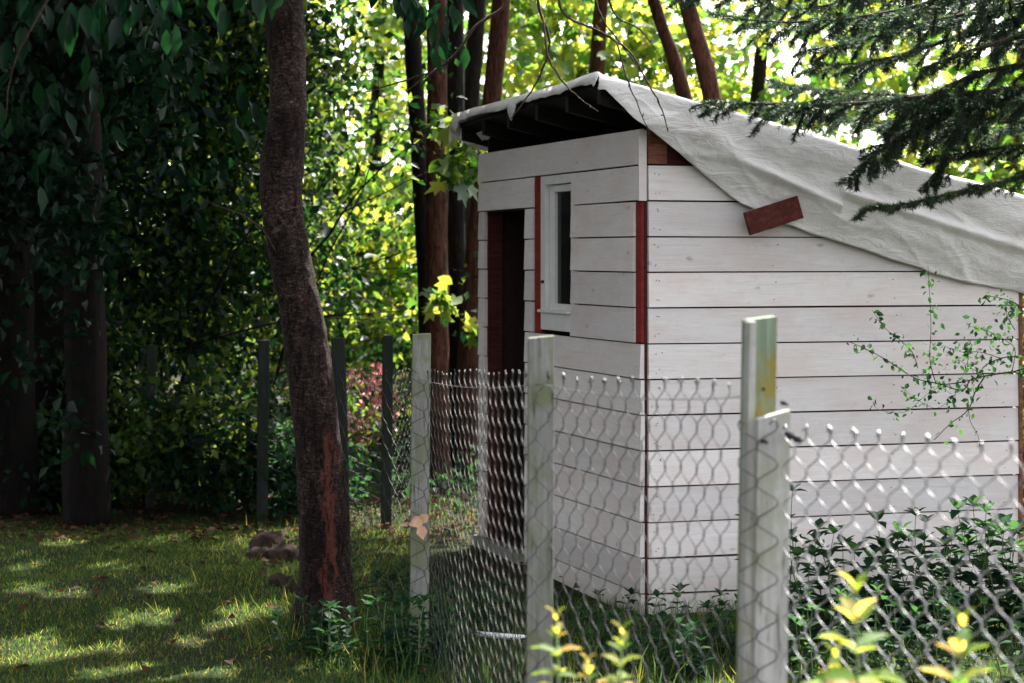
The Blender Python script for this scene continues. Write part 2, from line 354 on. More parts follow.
def ground_mat():
    m, nt, out = newmat('soil_and_turf')
    v = coords(nt); a = noisetex(nt, v, 1.1, 6, .65); b = noisetex(nt, v, 18, 6, .75); d = noisetex(nt, v, 120, 3, .7)
    g = ramp(nt, b, [(.3, (.004,.012,.005)), (.55, (.022,.030,.010)), (.75, (.09,.075,.032))])
    s = ramp(nt, b, [(.3, (.010,.007,.006)), (.55, (.03,.017,.013)), (.8, (.09,.05,.04))])
    c = mixc(nt, ramp(nt, a, [(.50, (0,0,0)), (.60, (1,1,1))]), g, s)
    principled(nt, out, c, .95, bump(nt, math_(nt, 'ADD', b, d), .8, .03), spec=.1); return m
M['ground'] = ground_mat()

# ------------------------------------------------------------------ ground
def gz(x, y):
    return .035*mnoise.noise(Vector((x*.8, y*.8, 0)))+.012*mnoise.noise(Vector((x*3, y*3, 5)))
xs = np.concatenate([np.array([-400, -120, -40, -15]), np.linspace(-8, 8, 100), np.array([15, 40, 120, 400])])
ys = np.concatenate([np.array([-400, -100, -20, -5]), np.linspace(0, 24, 150), np.array([30, 45, 80, 200, 900])])
mb = MB(); vv = [(x, y, gz(x, y) if -9 < x < 9 and -1 < y < 25 else 0) for y in ys for x in xs]
nx = len(xs); mb.add(vv, [(j*nx+i, j*nx+i+1, (j+1)*nx+i+1, (j+1)*nx+i) for j in range(len(ys)-1) for i in range(nx-1)])
g = mb.build('ground', M['ground'], None, True, local=True); tag(g, kind='structure')

# ------------------------------------------------------------------ shed
TH = R(17.5); C0 = Vector((.59, 9.8, 0))
U = Vector((math.cos(TH), math.sin(TH), 0)); V_ = Vector((-math.sin(TH), math.cos(TH), 0))
def loc_front(px, py, y0):      # point of the plane local y = y0 seen at px,py -> local x, z
    r = (px-CXP)/F; A = C0+V_*y0
    x = (r*A.y-A.x)/(U.x-r*U.y); Y = A.y+U.y*x
    return x, EYE-(py-HY)/F*Y
shed = thing('garden_shed', C0, 'small whitewashed plank shed with open doorway and lean-to roof', 'shed', rz=TH)
ZT = 2.005; PH = .1592
zs = [ZT-PH*k for k in range(13)]+[-.06]
SL = .233
def roofz(x): return 2.32-SL*x
LX = 1.885; LY = 2.52
GAP = .0065
mb = MB()
for k in range(13):
    zt, zb = zs[k], zs[k+1]
    x1 = min(LX-.012, (roofz(0)-.035-zt)/SL)
    x1 += 0 if k < 1 else random.uniform(-.004, .003)
    z0 = zb+GAP/2+random.uniform(-.0008, .0018); z1 = zt-GAP/2-random.uniform(-.0008, .0018)
    t = random.random()
    dy = random.uniform(-.002, .002)
    v = []
    nseg = 10
    # slightly bowed board, thicker at its lower edge
    bow = random.uniform(-.003, .003)
    for i in range(nseg+1):
        x = .012+(x1-.012)*i/nseg; w = bow*math.sin(math.pi*i/nseg); 
        v += [(x, -.024+dy+w, z0+w*.6), (x, -.018+dy+w, z1+w*.6), (x, 0, z1+w*.6), (x, 0, z0+w*.6)]
    f = [(i*4+a, (i+1)*4+a, (i+1)*4+(a+1) % 4, i*4+(a+1) % 4) for i in range(nseg) for a in range(4)]+[(0, 1, 2, 3), (nseg*4+3, nseg*4+2, nseg*4+1, nseg*4)]
    mb.add(v, f, t)
nf = len(mb.f)
for k in range(13):
    for x in (.045, .06, .62, 1.22, 1.80):
        zc = (zs[k]+zs[k+1])/2
        if x > (roofz(0)-.08-zs[k])/SL: continue
        for dz in (-.045, .04):
            nx_, nz_ = x+random.gauss(0, .008), zc+dz+random.gauss(0, .006); mb.tube([(nx_, -.0215, nz_), (nx_, -.0258, nz_)], .0022, 8)
o = mb.build('gable_wall', M['white_wood'], shed, local=True, bevel=0)
o.data.materials.append(M['iron'])
for p in o.data.polygons[nf:]: p.material_index = 1
mb = MB()
def lplank(y0, y1, z0, z1, j=.004, out=0.0):
    t = random.random(); a = random.uniform(-j, j)*.5
    n = 6; v = []
    e0, e1 = random.uniform(-j, j), random.uniform(-j, j)
    z0 += GAP/2; z1 -= GAP/2
    for i in range(n+1):
        s = i/n; y = y0+e0+(y1+e1-y0-e0)*s; dz = a*(s-.5)
        v += [(-.024-out, y, z0+dz), (-.018-out, y, z1+dz), (0, y, z1+dz), (0, y, z0+dz)]
    f = [(i*4+b, i*4+(b+1) % 4, (i+1)*4+(b+1) % 4, (i+1)*4+b) for i in range(n) for b in range(4)]+[(3, 2, 1, 0), (n*4, n*4+1, n*4+2, n*4+3)]
    mb.add(v, f, t)
lplank(.004, LY, ZT, 2.168)
lplank(.004, .942, zs[1], zs[0]); lplank(1.535, LY, zs[1], zs[0])
for k in range(1, 5):
    lplank(.072, .942, zs[k+1], zs[k], .006, .004); lplank(1.545, 1.685, zs[k+1], zs[k])
    lplank(2.41, LY, zs[k+1], zs[k])
for k in range(5, 13):
    lplank(-.004, 1.685, zs[k+1], zs[k]) ; lplank(2.41, LY, zs[k+1], zs[k])
mb.build('door_side_wall', M['white_wood'], shed, local=True, bevel=.0012)
# back and far walls
mb = MB()
for k in range(13):
    zt, zb = zs[k], zs[k+1]
    x1 = min(LX-.012, (roofz(0)-.035-zt)/SL)
    mb.box(.012, x1, LY-.03, LY-.008, zb+GAP/2, zt-GAP/2, random.random())
    if zt < 1.86: mb.box(LX-.024, LX-.002, .03, LY-.05, zb+GAP/2, zt-GAP/2, random.random())
mb.build('back_wall', M['white_wood'], shed, local=True)
# dark-red sheathing behind the boards (shows as thin lines in the seams) built round the openings
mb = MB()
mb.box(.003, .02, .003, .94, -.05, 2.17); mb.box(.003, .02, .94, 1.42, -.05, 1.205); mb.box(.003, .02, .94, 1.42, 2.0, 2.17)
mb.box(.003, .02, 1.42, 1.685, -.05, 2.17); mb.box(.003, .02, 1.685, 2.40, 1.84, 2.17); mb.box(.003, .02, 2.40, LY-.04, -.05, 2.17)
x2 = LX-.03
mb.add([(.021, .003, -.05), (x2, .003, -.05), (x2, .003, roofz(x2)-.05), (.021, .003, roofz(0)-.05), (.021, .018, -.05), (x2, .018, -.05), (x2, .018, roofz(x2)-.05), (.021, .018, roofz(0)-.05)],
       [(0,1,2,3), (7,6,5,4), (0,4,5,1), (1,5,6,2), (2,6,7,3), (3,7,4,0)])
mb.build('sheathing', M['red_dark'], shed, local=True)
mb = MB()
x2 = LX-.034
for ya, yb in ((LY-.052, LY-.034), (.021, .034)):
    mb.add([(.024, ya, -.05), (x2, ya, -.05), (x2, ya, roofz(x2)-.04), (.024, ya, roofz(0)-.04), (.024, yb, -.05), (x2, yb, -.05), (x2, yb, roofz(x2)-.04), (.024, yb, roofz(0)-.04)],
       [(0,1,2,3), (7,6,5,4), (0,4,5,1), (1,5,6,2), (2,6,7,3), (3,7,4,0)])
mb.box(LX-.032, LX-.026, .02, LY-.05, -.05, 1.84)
mb.build('darkening_lining', M['room_dark'], shed, local=True)  # lining added so the inside looks dark through the doorway
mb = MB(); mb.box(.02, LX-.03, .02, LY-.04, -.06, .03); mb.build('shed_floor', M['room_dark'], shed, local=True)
# corner posts / strips
mb = MB(); mb.box(-.016, .0, .0, .068, zs[5]+.004, zs[1]-.006); mb.build('corner_strip', M['red_wood'], shed, local=True, bevel=.002)
mb = MB(); mb.box(-.030, .008, -.010, .002, zs[0]-.16, 2.16); mb.build('corner_board', M['white_wood'], shed, local=True, bevel=.002)
mb = MB(); mb.box(-.001, .004, -.004, -.001, -.05, zs[1]-.006); mb.build('corner_strip', M['red_dark'], shed, local=True)
mb = MB(); mb.box(-.014, .001, 1.424, 1.533, zs[5]+.004, zs[0]-.004); mb.build('window_strip', M['red_wood'], shed, local=True, bevel=.002)
mb = MB(); mb.box(LX-.014, LX+.006, -.028, .0, -.04, 1.84); mb.build('end_trim', M['raw_wood'], shed, local=True, bevel=.002)
mb = MB(); mb.box(.012, .10, -.02, .0, 2.01, 2.235); mb.build('gable_board', M['raw_wood'], shed, local=True)
# doorway
mb = MB()
mb.box(.0, .085, 2.398, 2.43, .03, 1.838); mb.box(.021, .085, 1.655, 1.684, .03, 1.838)
mb.build('door_frame', M['red_dark'], shed, local=True, bevel=.002)
mb = MB(); mb.box(-.05, .02, 1.69, LY+.01, -.05, .055); mb.build('threshold', M['post_grey'], shed, local=True, bevel=.003)
dr = thing('door', (0, 0, 0), None, None); dr.parent = shed
for i in range(4):
    mb = MB(); mb.box(.30+.0, .325, 2.36-.17*(i+1), 2.36-.17*i-.006, .09, 1.0+.004*i); mb.build('door_board', M['red_dark'], dr, local=True, bevel=.002)
for z in (.22, .82):
    mb = MB(); mb.box(.282, .299, 1.72, 2.34, z, z+.09); mb.build('door_ledge', M['red_dark'], dr, local=True, bevel=.002)
# window
win = thing('window', (0, 0, 0), None, None); win.parent = shed
y0, y1, z0, z1 = .90, 1.418, zs[5]+.02, zs[0]-.003
mb = MB()
mb.box(-.020, .05, y1-.075, y1, z0, z1); mb.box(-.020, .05, y0, y0+.05, z0, z1)
mb.box(-.020, .05, y0+.05, y1-.075, z1-.045, z1); mb.box(-.020, .05, y0+.05, y1-.075, z0+.0, z0+.09)
mb.build('frame', M['window_paint'], win, local=True, bevel=.003)
mb = MB()
a0, a1, b0, b1 = y0+.052, y1-.078, z0+.093, z1-.048
mb.box(.002, .04, a1-.075, a1, b0, b1); mb.box(.002, .04, a0, a0+.03, b0, b1); mb.box(.002, .04, a0+.03, a1-.075, b1-.035, b1); mb.box(.002, .04, a0+.03, a1-.075, b0, b0+.04)
mb.build('sash', M['window_paint'], win, local=True, bevel=.003)
mb = MB(); mb.box(.020, .026, a0+.03, a1-.075, b0+.04, b1-.035); mb.build('pane', M['glass'], win, local=True)
mb = MB(); mb.box(-.045, -.021, y0+.043, y1-.02, z0+.088, z0+.102); mb.build('sill', M['window_paint'], win, local=True, bevel=.002)
mb = MB(); mb.tube([(-.02, 1.37, 1.47), (-.032, 1.37, 1.47)], .008, 8); mb.build('hook', M['iron'], win, local=True)
# roof deck + rafters
mb = MB()
pl = [(-.25, -.10), (2.05, -.10), (2.05, 2.58), (-.11, 2.58)]
v = [(x, y, roofz(x)-.008) for x, y in pl]+[(x, y, roofz(x)-.032) for x, y in pl]
mb.add(v, [(0,1,2,3), (7,6,5,4), (0,4,5,1), (1,5,6,2), (2,6,7,3), (3,7,4,0)])
mb.build('roof', M['dark_wood'], shed, local=True)
for y in (-.075, .42, .95, 1.5, 2.02, 2.50):
    mb = MB(); xa = -.235+.05*max(0, y)
    for (ya, yb) in ((y, y+.045),):
        v = [(x, yy, roofz(x)-dz) for x in (xa, 2.0) for yy in (ya, yb) for dz in (.034, .105)]
        mb.add(v, [(0,1,3,2), (4,6,7,5), (0,4,5,1), (2,3,7,6), (0,2,6,4), (1,5,7,3)])
    mb.build('rafter', M['dark_wood'], shed, local=True)

# tarp ------------------------------------------------------------------------
low = [loc_front(x, y, -.06) for x, y in ((598,91), (627,118), (657,139), (689,163), (740,204), (785,225), (836,241), (928,272), (960,281), (1016,292), (1060,300))]
lowx = [p[0] for p in low]; lowz = [p[1] for p in low]
top = [loc_front(x, y, -.14) for x, y in ((599,74), (606,78), (640,86), (700,104), (751,117), (842,144), (921,169), (963,180), (1024,197), (1060,206))]
topx = [p[0] for p in top]; topz = [p[1] for p in top]
nxg = 300; gx = np.linspace(-.27, 2.14, nxg)
rows = []
backy = np.linspace(2.62, -.13, 90)
def crease(x, y, z):
    a = 1-abs(mnoise.noise(Vector((x*2.6+1, y*2.6, z*5.0)))*2.2); b = 1-abs(mnoise.noise(Vector((x*5.5, y*5.5+4, z*9.0)))*2.2)
    return max(0, a)**3*.8+max(0, b)**3*.4
def fold(x, y, z): return mnoise.noise(Vector((x*2.1, y*2.1, z*2.1)))*.6+mnoise.noise(Vector((x*6+3, y*6, z*6)))*.3+mnoise.noise(Vector((x*15+3, y*15, z*15)))*.10
grid = []
for x in gx:
    zt = float(np.interp(x, topx, topz)); zl = float(np.interp(x, lowx, lowz)); col = []
    for q in (3, 2, 1, 0):          # back drop
        col.append((x*(.48 if x < 0 else 1), 2.63+.004*q, roofz(x)+.0-.04*q+.01*mnoise.noise(Vector((x*5, 0, q)))))
    for y in backy[1:]:
        xs_ = x
        if x < -.0:                    # the eave tapers towards the back
            xs_ = x*(1-.52*max(0, y)/2.6)
        f = min(1, max(0, (y+.13)/.5)); base = roofz(x)*f+(zt-.004)*(1-f)
        col.append((xs_, y, base+.012*abs(fold(x, y, 0))+.010))
    n = 46
    for j in range(1, n+1):
        s = j/n; z = zt+(zl-zt)*s; L = zt-zl
        # falls from the roof edge (y=-.14) in to the wall (y about -.045)
        y = -.145-.02*math.sin(s*math.pi*.5)+.10*s**1.5*min(1, L/.35)
        am = min(1, s*3)*min(1, L/.2)
        diag = math.sin((x*1.0+z*3.0)*9+2.5*mnoise.noise(Vector((x*2, z*2, 1))))*.006
        cre = .034*math.exp(-((z-(2.06-.22*(x-.25)-.18*max(0, x-.4)*(1 if x < .9 else .3)))/.022)**2)*min(1, max(0, (x-.3)*4))
        yy = y-am*(+.026*fold(x*.7, 0, (z+x*.42)*2.0)+.010*crease(x, 0, z+x*.42)+diag+cre)
        yy = min(yy, -.034)
        col.append((x+.006*mnoise.noise(Vector((z*9, x*3, 0)))*s, yy, z+(.010*mnoise.noise(Vector((x*8, 3, 1))) if j == n else 0)))
    # inward hem
    c = col[-1]; col.append((c[0], c[1]+.012, c[2]+.012))
    grid.append(col)
m = len(grid[0])
# left hem: hangs over the eave
hem = []
for s in (2, 1):
    col = []
    for j, p in enumerate(grid[0]):
        fl = 1 if j < 93 else max(0, 1-(j-93)/4)
        dz = (.024+.010*mnoise.noise(Vector((p[1]*2.3, 0, 2)))+.006*mnoise.noise(Vector((p[1]*9, 0, 2))))*fl
        if 3 < j < 9: dz += .03*(1-abs(j-6)/4)
        if 44 < j < 50: dz += .035*(1-abs(j-47)/4)
        col.append((p[0]-.012*s*fl+.006*mnoise.noise(Vector((p[1]*7, s, 1))), p[1], p[2]-dz*s))
    hem.append(col)
grid = hem+grid
v = [p for c in grid for p in c]
f = [(i*m+j, i*m+j+1, (i+1)*m+j+1, (i+1)*m+j) for i in range(len(grid)-1) for j in range(m-1)]
# world coords
vw = [tuple(C0+U*a+V_*b+Vector((0, 0, c))) for a, b, c in v]
mb = MB(); mb.add(vw, f); tp = mb.build('tarp', M['tarp'], None, True)
sd = tp.modifiers.new('thickness', 'SOLIDIFY'); sd.thickness = .0025
tag(tp, 'wrinkled off-white tarp draped over the shed roof and hanging down its gable', 'tarp')
# loose tarp rag under far eave end
mb = MB(); pts = []
for i in range(7):
    for j in range(4):
        s, q = i/6, j/3
        pts.append(tuple(C0+U*(-.11+.14*s+.01*mnoise.noise(Vector((i, j, 0))))+V_*(2.56-.12*s+.03*q)+Vector((0, 0, 2.30-.02*s-.055*q-.018*math.sin(s*5)))))
mb.add(pts, [(i*4+j, i*4+j+1, (i+1)*4+j+1, (i+1)*4+j) for i in range(6) for j in range(3)])
tf = mb.build('tarp_flap', M['tarp'], tp, True)
tf.location = (0,0,0)
# red board pinning the tarp
bx, bz = loc_front(772, 215.5, -.10)
mb = MB(); L, H, A = .135, .052, R(17)
for q in range(1):
    v = []
    for i in range(13):
        for (yy, zz) in ((-.013, -H), (-.013, H), (.013, H), (.013, -H)):
            xx = -L+2*L*i/12; zz += .0025*mnoise.noise(Vector((i*.9, zz*40, 2)))
            v.append((xx*math.cos(A)-zz*math.sin(A), yy, xx*math.sin(A)+zz*math.cos(A)))
    f = [(i*4+a, (i+1)*4+a, (i+1)*4+(a+1) % 4, i*4+(a+1) % 4) for i in range(12) for a in range(4)]+[(0, 1, 2, 3), (51, 50, 49, 48)]
    v = [tuple(C0+U*(bx+a)+V_*(-.115+b)+Vector((0, 0, bz+c))) for a, b, c in v]
    mb.add(v, f)
rb = mb.build('red_board', M['brick_board'], None, bevel=.003)
tag(rb, 'short tilted red-brown board pinning the tarp edge to the shed gable', 'board')

# ------------------------------------------------------------------ fence
def rot_box(mb, c, wx, wy, z0, z1, ang, lean=(0, 0), topslope=0, n=8, warp=.003):
    ca, sa = math.cos(ang), math.sin(ang); v = []
    for i in range(n+1):
        s = i/n; z = z0+(z1-z0)*s; ox = lean[0]*s+warp*mnoise.noise(Vector((c[0]*7, s*2.3, 1))); oy = lean[1]*s
        for (a, b) in ((-1, -1), (1, -1), (1, 1), (-1, 1)):
            x, y = a*wx/2, b*wy/2
            zz = z+(topslope*x if i == n else 0)
            v.append((c[0]+ox+x*ca-y*sa, c[1]+oy+x*sa+y*ca, zz))
    f = [(i*4+a, i*4+(a+1) % 4, (i+1)*4+(a+1) % 4, (i+1)*4+a) for i in range(n) for a in range(4)]+[(3, 2, 1, 0), (n*4, n*4+1, n*4+2, n*4+3)]
    mb.add(v, f)
PX = {}
def post_xy(px, Y): return ((px-CXP)/F*Y, Y)
P5 = post_xy(1250, 4.0); P4 = post_xy(757, 5.5); P3 = post_xy(539, 6.25); P2 = post_xy(418, 8.7); P1 = post_xy(341, 9.95)
fence = thing('chain_link_fence', (P3[0], P3[1], 0), 'grey galvanised chain link fence on pale boards running past the shed', 'fence')
def post(par, c, w, d, z1, ang, mat, lean=(0, 0), ts=0, name='post'):
    mb = MB(); rot_box(mb, c, w, d, -.05, z1, ang, lean, ts); return mb.build(name, M[mat], par, bevel=.003)
pt = post(fence, (P3[0], P3[1]+.03), .074, .030, EYE-(337-HY)/F*6.25, R(4), 'post_grey', (.006, 0), .1)
pt['label'] = 'pale grey board post standing before the shed door'
pt = post(fence, (P2[0], P2[1]+.03), .074, .03, EYE-(334-HY)/F*8.7, R(5), 'post_grey', (.012, 0), .06)
pt['label'] = 'grey weathered board post beyond the doorway'
post(fence, (P1[0]+.02, P1[1]+.02), .060, .05, EYE-(338-HY)/F*9.95, R(0), 'post_green', (-.035, 0), .0)
zt4 = EYE-(320-HY)/F*5.5
post(fence, (P4[0]-.012, P4[1]+.075), .086, .034, zt4+.004, R(24), 'post_moss', (.028, 0), .10)['label'] = 'tall green and yellow stained board'
post(fence, (P4[0]-.040, P4[1]+.040), .020, .030, zt4-.004, R(24), 'post_white', (.028, 0), .05, 'edge_board')
post(fence, (P4[0]+.020, P4[1]+.000), .088, .030, EYE-(414-HY)/F*5.5, R(14), 'post_white', (.020, 0), .25)['label'] = 'short white board screwed to the tall stained one'
mb = MB(); mb.tube([(P4[0]+.02, P4[1]+.044, EYE-(390-HY)/F*5.5), (P4[0]+.02, P4[1]+.03, EYE-(390-HY)/F*5.5)], .0045, 8); mb.build('bolt', M['iron'], fence)
for (ax, az, r) in ((.010, 1.14, .006), (.075, 1.155, .012), (.095, 1.145, .010), (.06, 1.235, .007)):
    mb = MB(); c = Vector((P4[0]+ax, P4[1]-.03, az)); mb.tube([c, c+Vector((.004, -.014, .001)), c+Vector((.012, -.018, -.004))], [r, r*.9, r*.5], 8); mb.build('bolt', M['iron'], fence)
post(fence, (P5[0], P5[1]+.04), .09, .03, 1.42, R(20), 'post_white')

def wire_mesh(name, line, ztops, pitch, hp, r, par, seed=0, n=5, twist=.005, mat='wire'):
    """line: list of xy points; zigzag wires hooked into their neighbours, hooks twisted at the top"""
    L = [0]
    for a, b in zip(line[:-1], line[1:]): L.append(L[-1]+math.dist(a, b))
    tot = L[-1]; mb = MB(); nw = int(tot/pitch)
    xs_ = [p[0] for p in line]; ys_ = [p[1] for p in line]
    def pos(s, z):
        s = min(max(s, 0), tot)
        x = np.interp(s, L, xs_); y = np.interp(s, L, ys_)
        i = min(len(L)-2, int(np.searchsorted(L, s, side='right')-1)); dx, dy = xs_[i+1]-xs_[i], ys_[i+1]-ys_[i]; d = math.hypot(dx, dy)
        bul = .018*mnoise.noise(Vector((s*1.7+seed, z*1.6, 0)))*math.sin(min(1, (s-L[i])/(L[i+1]-L[i]+1e-6))*math.pi)
        return x, y, (-dy/d, dx/d), bul
    for w in range(nw):
        s0 = w*pitch; pts = []
        zt = float(np.interp(s0, L, ztops))+.012*mnoise.noise(Vector((s0*2.3, seed, 3)))
        drop = .010*mnoise.noise(Vector((s0*1.1, seed, 7)))
        k = 0; z = zt
        flip = 0
        irr = 1+.06*mnoise.noise(Vector((s0*5, seed, 9)))
        while z > -.02:
            sg = 1 if (k+w) % 2 else -1
            for fr in (0, .22, .5, .78):
                zz = z-hp/2*irr*fr; ph = fr
                sw = math.cos(ph*math.pi); sw = math.copysign(abs(sw)**.75, sw)*sg
                s = s0+pitch*.5+sw*pitch*.56+.004*mnoise.noise(Vector((s0*3, zz*4, seed)))
                x, y, nn, bul = pos(s, zz)
                o_ = twist*math.sin(ph*math.pi)*sg+bul
                pts.append((x+nn[0]*o_, y+nn[1]*o_, zz+drop))
            z -= hp/2*irr; k += 1
        mb.tube(pts, r, n, cap=False)
        # twisted tail on top
        p = Vector(pts[0]); q = (Vector(pts[2])-p)*random.uniform(.3, 1.8)+Vector((random.gauss(0, .004), random.gauss(0, .006), 0)); q.z = 0; hk = random.uniform(.5, 1.25)
        mb.tube([p, p+Vector((q.x*.10, q.y*.10, .012*hk)), p+Vector((q.x*.34, q.y*.34, .016*hk)), p+Vector((q.x*.60, q.y*.60, .004*hk))], r*1.25, n)
    o = mb.build(name, M[mat], par, True); return o
def off(p, d): return (p[0]-.0, p[1]-d)
zA = EYE-(374-HY)/F*8.7; zB = EYE-(377-HY)/F*6.25; zC = EYE-(388-HY)/F*5.55
def zr(px, py, Y): return EYE-(py-HY)/F*Y
wire_mesh('wire_mesh', [(P1[0], P1[1]-.03), (P2[0]+.02, P2[1]-.012)], [zr(0,372,9.95), zA], .066, .105, .0013, fence, 1, mat='wire_dim')
wire_mesh('wire_mesh', [(P2[0]-.035, P2[1]-.016), (P2[0]+.035, P2[1]-.016), (P3[0]-.035, P3[1]-.005)], [zA, zA, zB], .060, .105, .0013, fence, 2, mat='wire_dim')
wire_mesh('wire_mesh', [(P3[0]-.042, P3[1]-.008), (P3[0]+.036, P3[1]-.010), (P4[0]-.05, P4[1]+.0)], [zB, zB-.003, zC], .035, .108, .0014, fence, 3)
wire_mesh('wire_mesh', [(P4[0]-.050, P4[1]-.03), (P4[0]+.066, P4[1]-.045)], [zr(0,424,5.5), zr(0,428,5.45)], .047, .094, .0017, fence, 4, 6, .004)
wire_mesh('wire_mesh', [(P4[0]+.060, P4[1]-.05), post_xy(1020, 4.68), P5], [zr(0,430,5.45), zr(0,449,4.7), 1.18], .047, .094, .0018, fence, 4, 6, .006, 'wire_light')
# line wire along the top and the white cord lying through the knuckles
mb = MB(); pts = []
for s in np.linspace(0, 1, 40):
    x = P3[0]+(P4[0]-.04-P3[0])*s; y = P3[1]+(P4[1]-P3[1])*s-.02
    pts.append((x, y, zB+(zC-zB)*s-.018-.022*math.sin(s*math.pi)))
mb.tube(pts, .0016, 6); mb.build('line_wire', M['wire_light'], fence)
mb = MB(); pts = []
for s in np.linspace(0, 1, 30):
    x = P2[0]+(P3[0]-P2[0])*s; y = P2[1]+(P3[1]-P2[1])*s-.02
    pts.append((x, y, zA+(zB-zA)*s-.02-.02*math.sin(s*math.pi)))
mb.tube(pts, .0016, 5); mb.build('line_wire', M['wire'], fence)
# a dry leaf caught on the second post
V, Fc = leaf_arrays([at(419, 522, 8.65), at(424, 519, 8.65), at(421, 525, 8.64)], .045, .8, tmpl=T_LEAF, D=np.array([(.4,-.1,.3), (-.5,-.1,-.2), (.1,-.2,-.6)]), N=np.array([(0,-1,.2)]*3), flat=0)
o = leaf_obj('dry_leaf', [(V, Fc)], M['brownbit']); tag(o, 'pale curled dry leaf caught in the mesh on the grey post', 'leaf')
# fence at the back of the garden
bf = thing('mesh_fence', post_xy(262, 13.4)+(0,), 'dark mossy post and wire fence in shade behind the leaning cherry trunk', 'fence')
B0 = post_xy(386, 13.0); B1 = post_xy(262, 13.4); B2 = post_xy(150, 13.9); B3 = post_xy(10, 14.3)
for px, Y, ty, w in ((386, 13.0, 335, .062), (262, 13.4, 340, .07), (150, 13.9, 345, .06), (10, 14.3, 345, .06), (427, 15.5, 352, .06)):
    p = post_xy(px, Y); post(bf, p, w, w*.8, zr(0, ty, Y), R(8), 'post_green', (.01, 0))
wire_mesh('wire_mesh', [post_xy(440, 15.6), B0, B1, B2, B3], [zr(0,372,15.6), zr(0,372,13.0), zr(0,378,13.4), zr(0,380,13.9), zr(0,380,14.3)], .085, .08, .0015, bf, 8, 4, mat='wire_dim')
# metal rod with black knob
rod = thing('garden_stake', at(500, 637, 8.9), 'pale metal stake with black round cap lying in weeds by the fence', 'stake')
mb = MB(); mb.tube([at(474, 633.5, 9.0), at(500, 636, 8.98), at(530, 638, 8.95)], .012, 10); mb.build('rod', M['metal_rod'], rod, True)
mb = MB(); c = at(470, 634, 9.0); mb.tube([c+Vector((-.03, 0, 0)), c+Vector((-.026, 0, 0)), c+Vector((.0, 0, 0)), c+Vector((.012, 0, 0)), c+Vector((.03, 0, 0))], [.010, .024, .027, .016, .011], 14); mb.build('cap', M['black'], rod, True)

# ------------------------------------------------------------------ stones
stone_spec = [(268, 553, 12.0, .13, 'flat reddish stone at the back of the pile'), (284, 561, 11.6, .12, 'reddish stone leaning in the middle of the pile'), (281, 592, 10.6, .08, 'rounded stone nearest the cherry trunk'), (293, 596, 10.4, .06, 'small pale split stone against the trunk foot'), (259, 563, 11.6, .09, 'mossy dark stone left of the pile')]
for px, py, Y, s, lab in stone_spec:
    s *= .78
    c = at(px, py, Y); c.z = gz(c.x, c.y)+s*.3; mb = MB(); v = []; n, mm = 18, 10
    sd = random.random()*50
    for j in range(mm+1):
        for i in range(n):
            th, ph = 2*math.pi*i/n, math.pi*j/mm
            d = Vector((math.sin(ph)*math.cos(th), math.sin(ph)*math.sin(th), math.cos(ph)))
            r = s*(1+.35*mnoise.noise(d*1.4+Vector((sd, 0, 0)))+.12*mnoise.noise(d*4+Vector((sd, 0, 0))))
            v.append((c.x+d.x*r, c.y+d.y*r*.8, c.z+d.z*r*.62))
    mb.add(v, [(j*n+i, j*n+(i+1) % n, (j+1)*n+(i+1) % n, (j+1)*n+i) for j in range(mm) for i in range(n)])
    tag(mb.build('stone', M['stone'], None, True), lab, 'stone', 'stones beside the cherry trunk')

# ------------------------------------------------------------------ trees
def grow(mb, p, d, length, r, depth, tips, spread=.5, grav=0.0, n=6):
    """recursive branch"""
    k = 5; pts = [p]; q = p.copy(); dd = d.normalized()
    for i in range(k):
        dd = (dd+Vector((random.gauss(0, .12), random.gauss(0, .12), random.gauss(0, .10)-grav))).normalized()
        q = q+dd*length/k; pts.append(q.copy())
    mb.tube(pts, [r*(1-.55*i/k) for i in range(k+1)], n if r > .01 else 4)
    if depth == 0: tips.append((q, dd)); tips.append((pts[3], dd)); return
    for i in range(random.choice((2, 3, 3))):
        s = random.randint(2, k)
        nd_ = (dd+Vector((random.gauss(0, spread), random.gauss(0, spread), random.gauss(0, spread*.7)))).normalized()
        grow(mb, pts[s], nd_, length*random.uniform(.55, .8), r*.5, depth-1, tips, spread, grav, n)
def tree(name, label, group, path, radii, bark, crowns, leafmat, leaf, tmpl=T_SIMPLE, sides=12, rough=.12, branches=6, ratio=.6, blen=1.2, cat='tree', per=6, bz=(.45, .95), droop=.35, trunk_only=False, sprig=None):
    base = Vector(path[0]); root = thing(name, (base.x, base.y, 0), label, cat, group)
    pp = smooth_path(path, per); mb = MB(); mb.tube(pp, lerp_list(radii, len(pp)), sides, rough, seed=random.random()*40)
    mb.build('trunk', M[bark], root, True)
    tips = []
    for i in range(branches):
        mb = MB()
        k = int(len(pp)*random.uniform(*bz)); k = min(k, len(pp)-1)
        a = random.uniform(0, 2*math.pi)
        grow(mb, pp[k], Vector((math.cos(a), math.sin(a), random.uniform(.1, .9))), blen*random.uniform(.6, 1.1), radii[-1]*.3, 2, tips, .5)
        mb.build('branch', M[bark], root, True)
    ch = []
    for (c, r, nc, pr, sg) in crowns:
        P, _ = clumps((c, r), nc, pr, sg); ch.append(leaf_arrays(P, leaf, ratio, tmpl=tmpl, droop=droop))
    if tips and not trunk_only:
        T = np.array([tuple(t[0]) for t in tips]); P = np.repeat(T, 16, axis=0)+rng.normal(size=(len(T)*16, 3))*.13
        ch.append(leaf_arrays(P, leaf, ratio, tmpl=tmpl, droop=droop))
    for q in (sprig or []):
        c = at(q[0], q[1], 13.6 if q[0] > 450 and q[1] < 200 else base.y-.3)
        P, _ = clumps(((c.x, c.y, c.z), (.10, .10, .09)), 5, 5, .04); ch.append(leaf_arrays(P, .12, .85, tmpl=T_MAPLE))
    if ch: leaf_obj('crown', ch, M[leafmat], root)
    return root

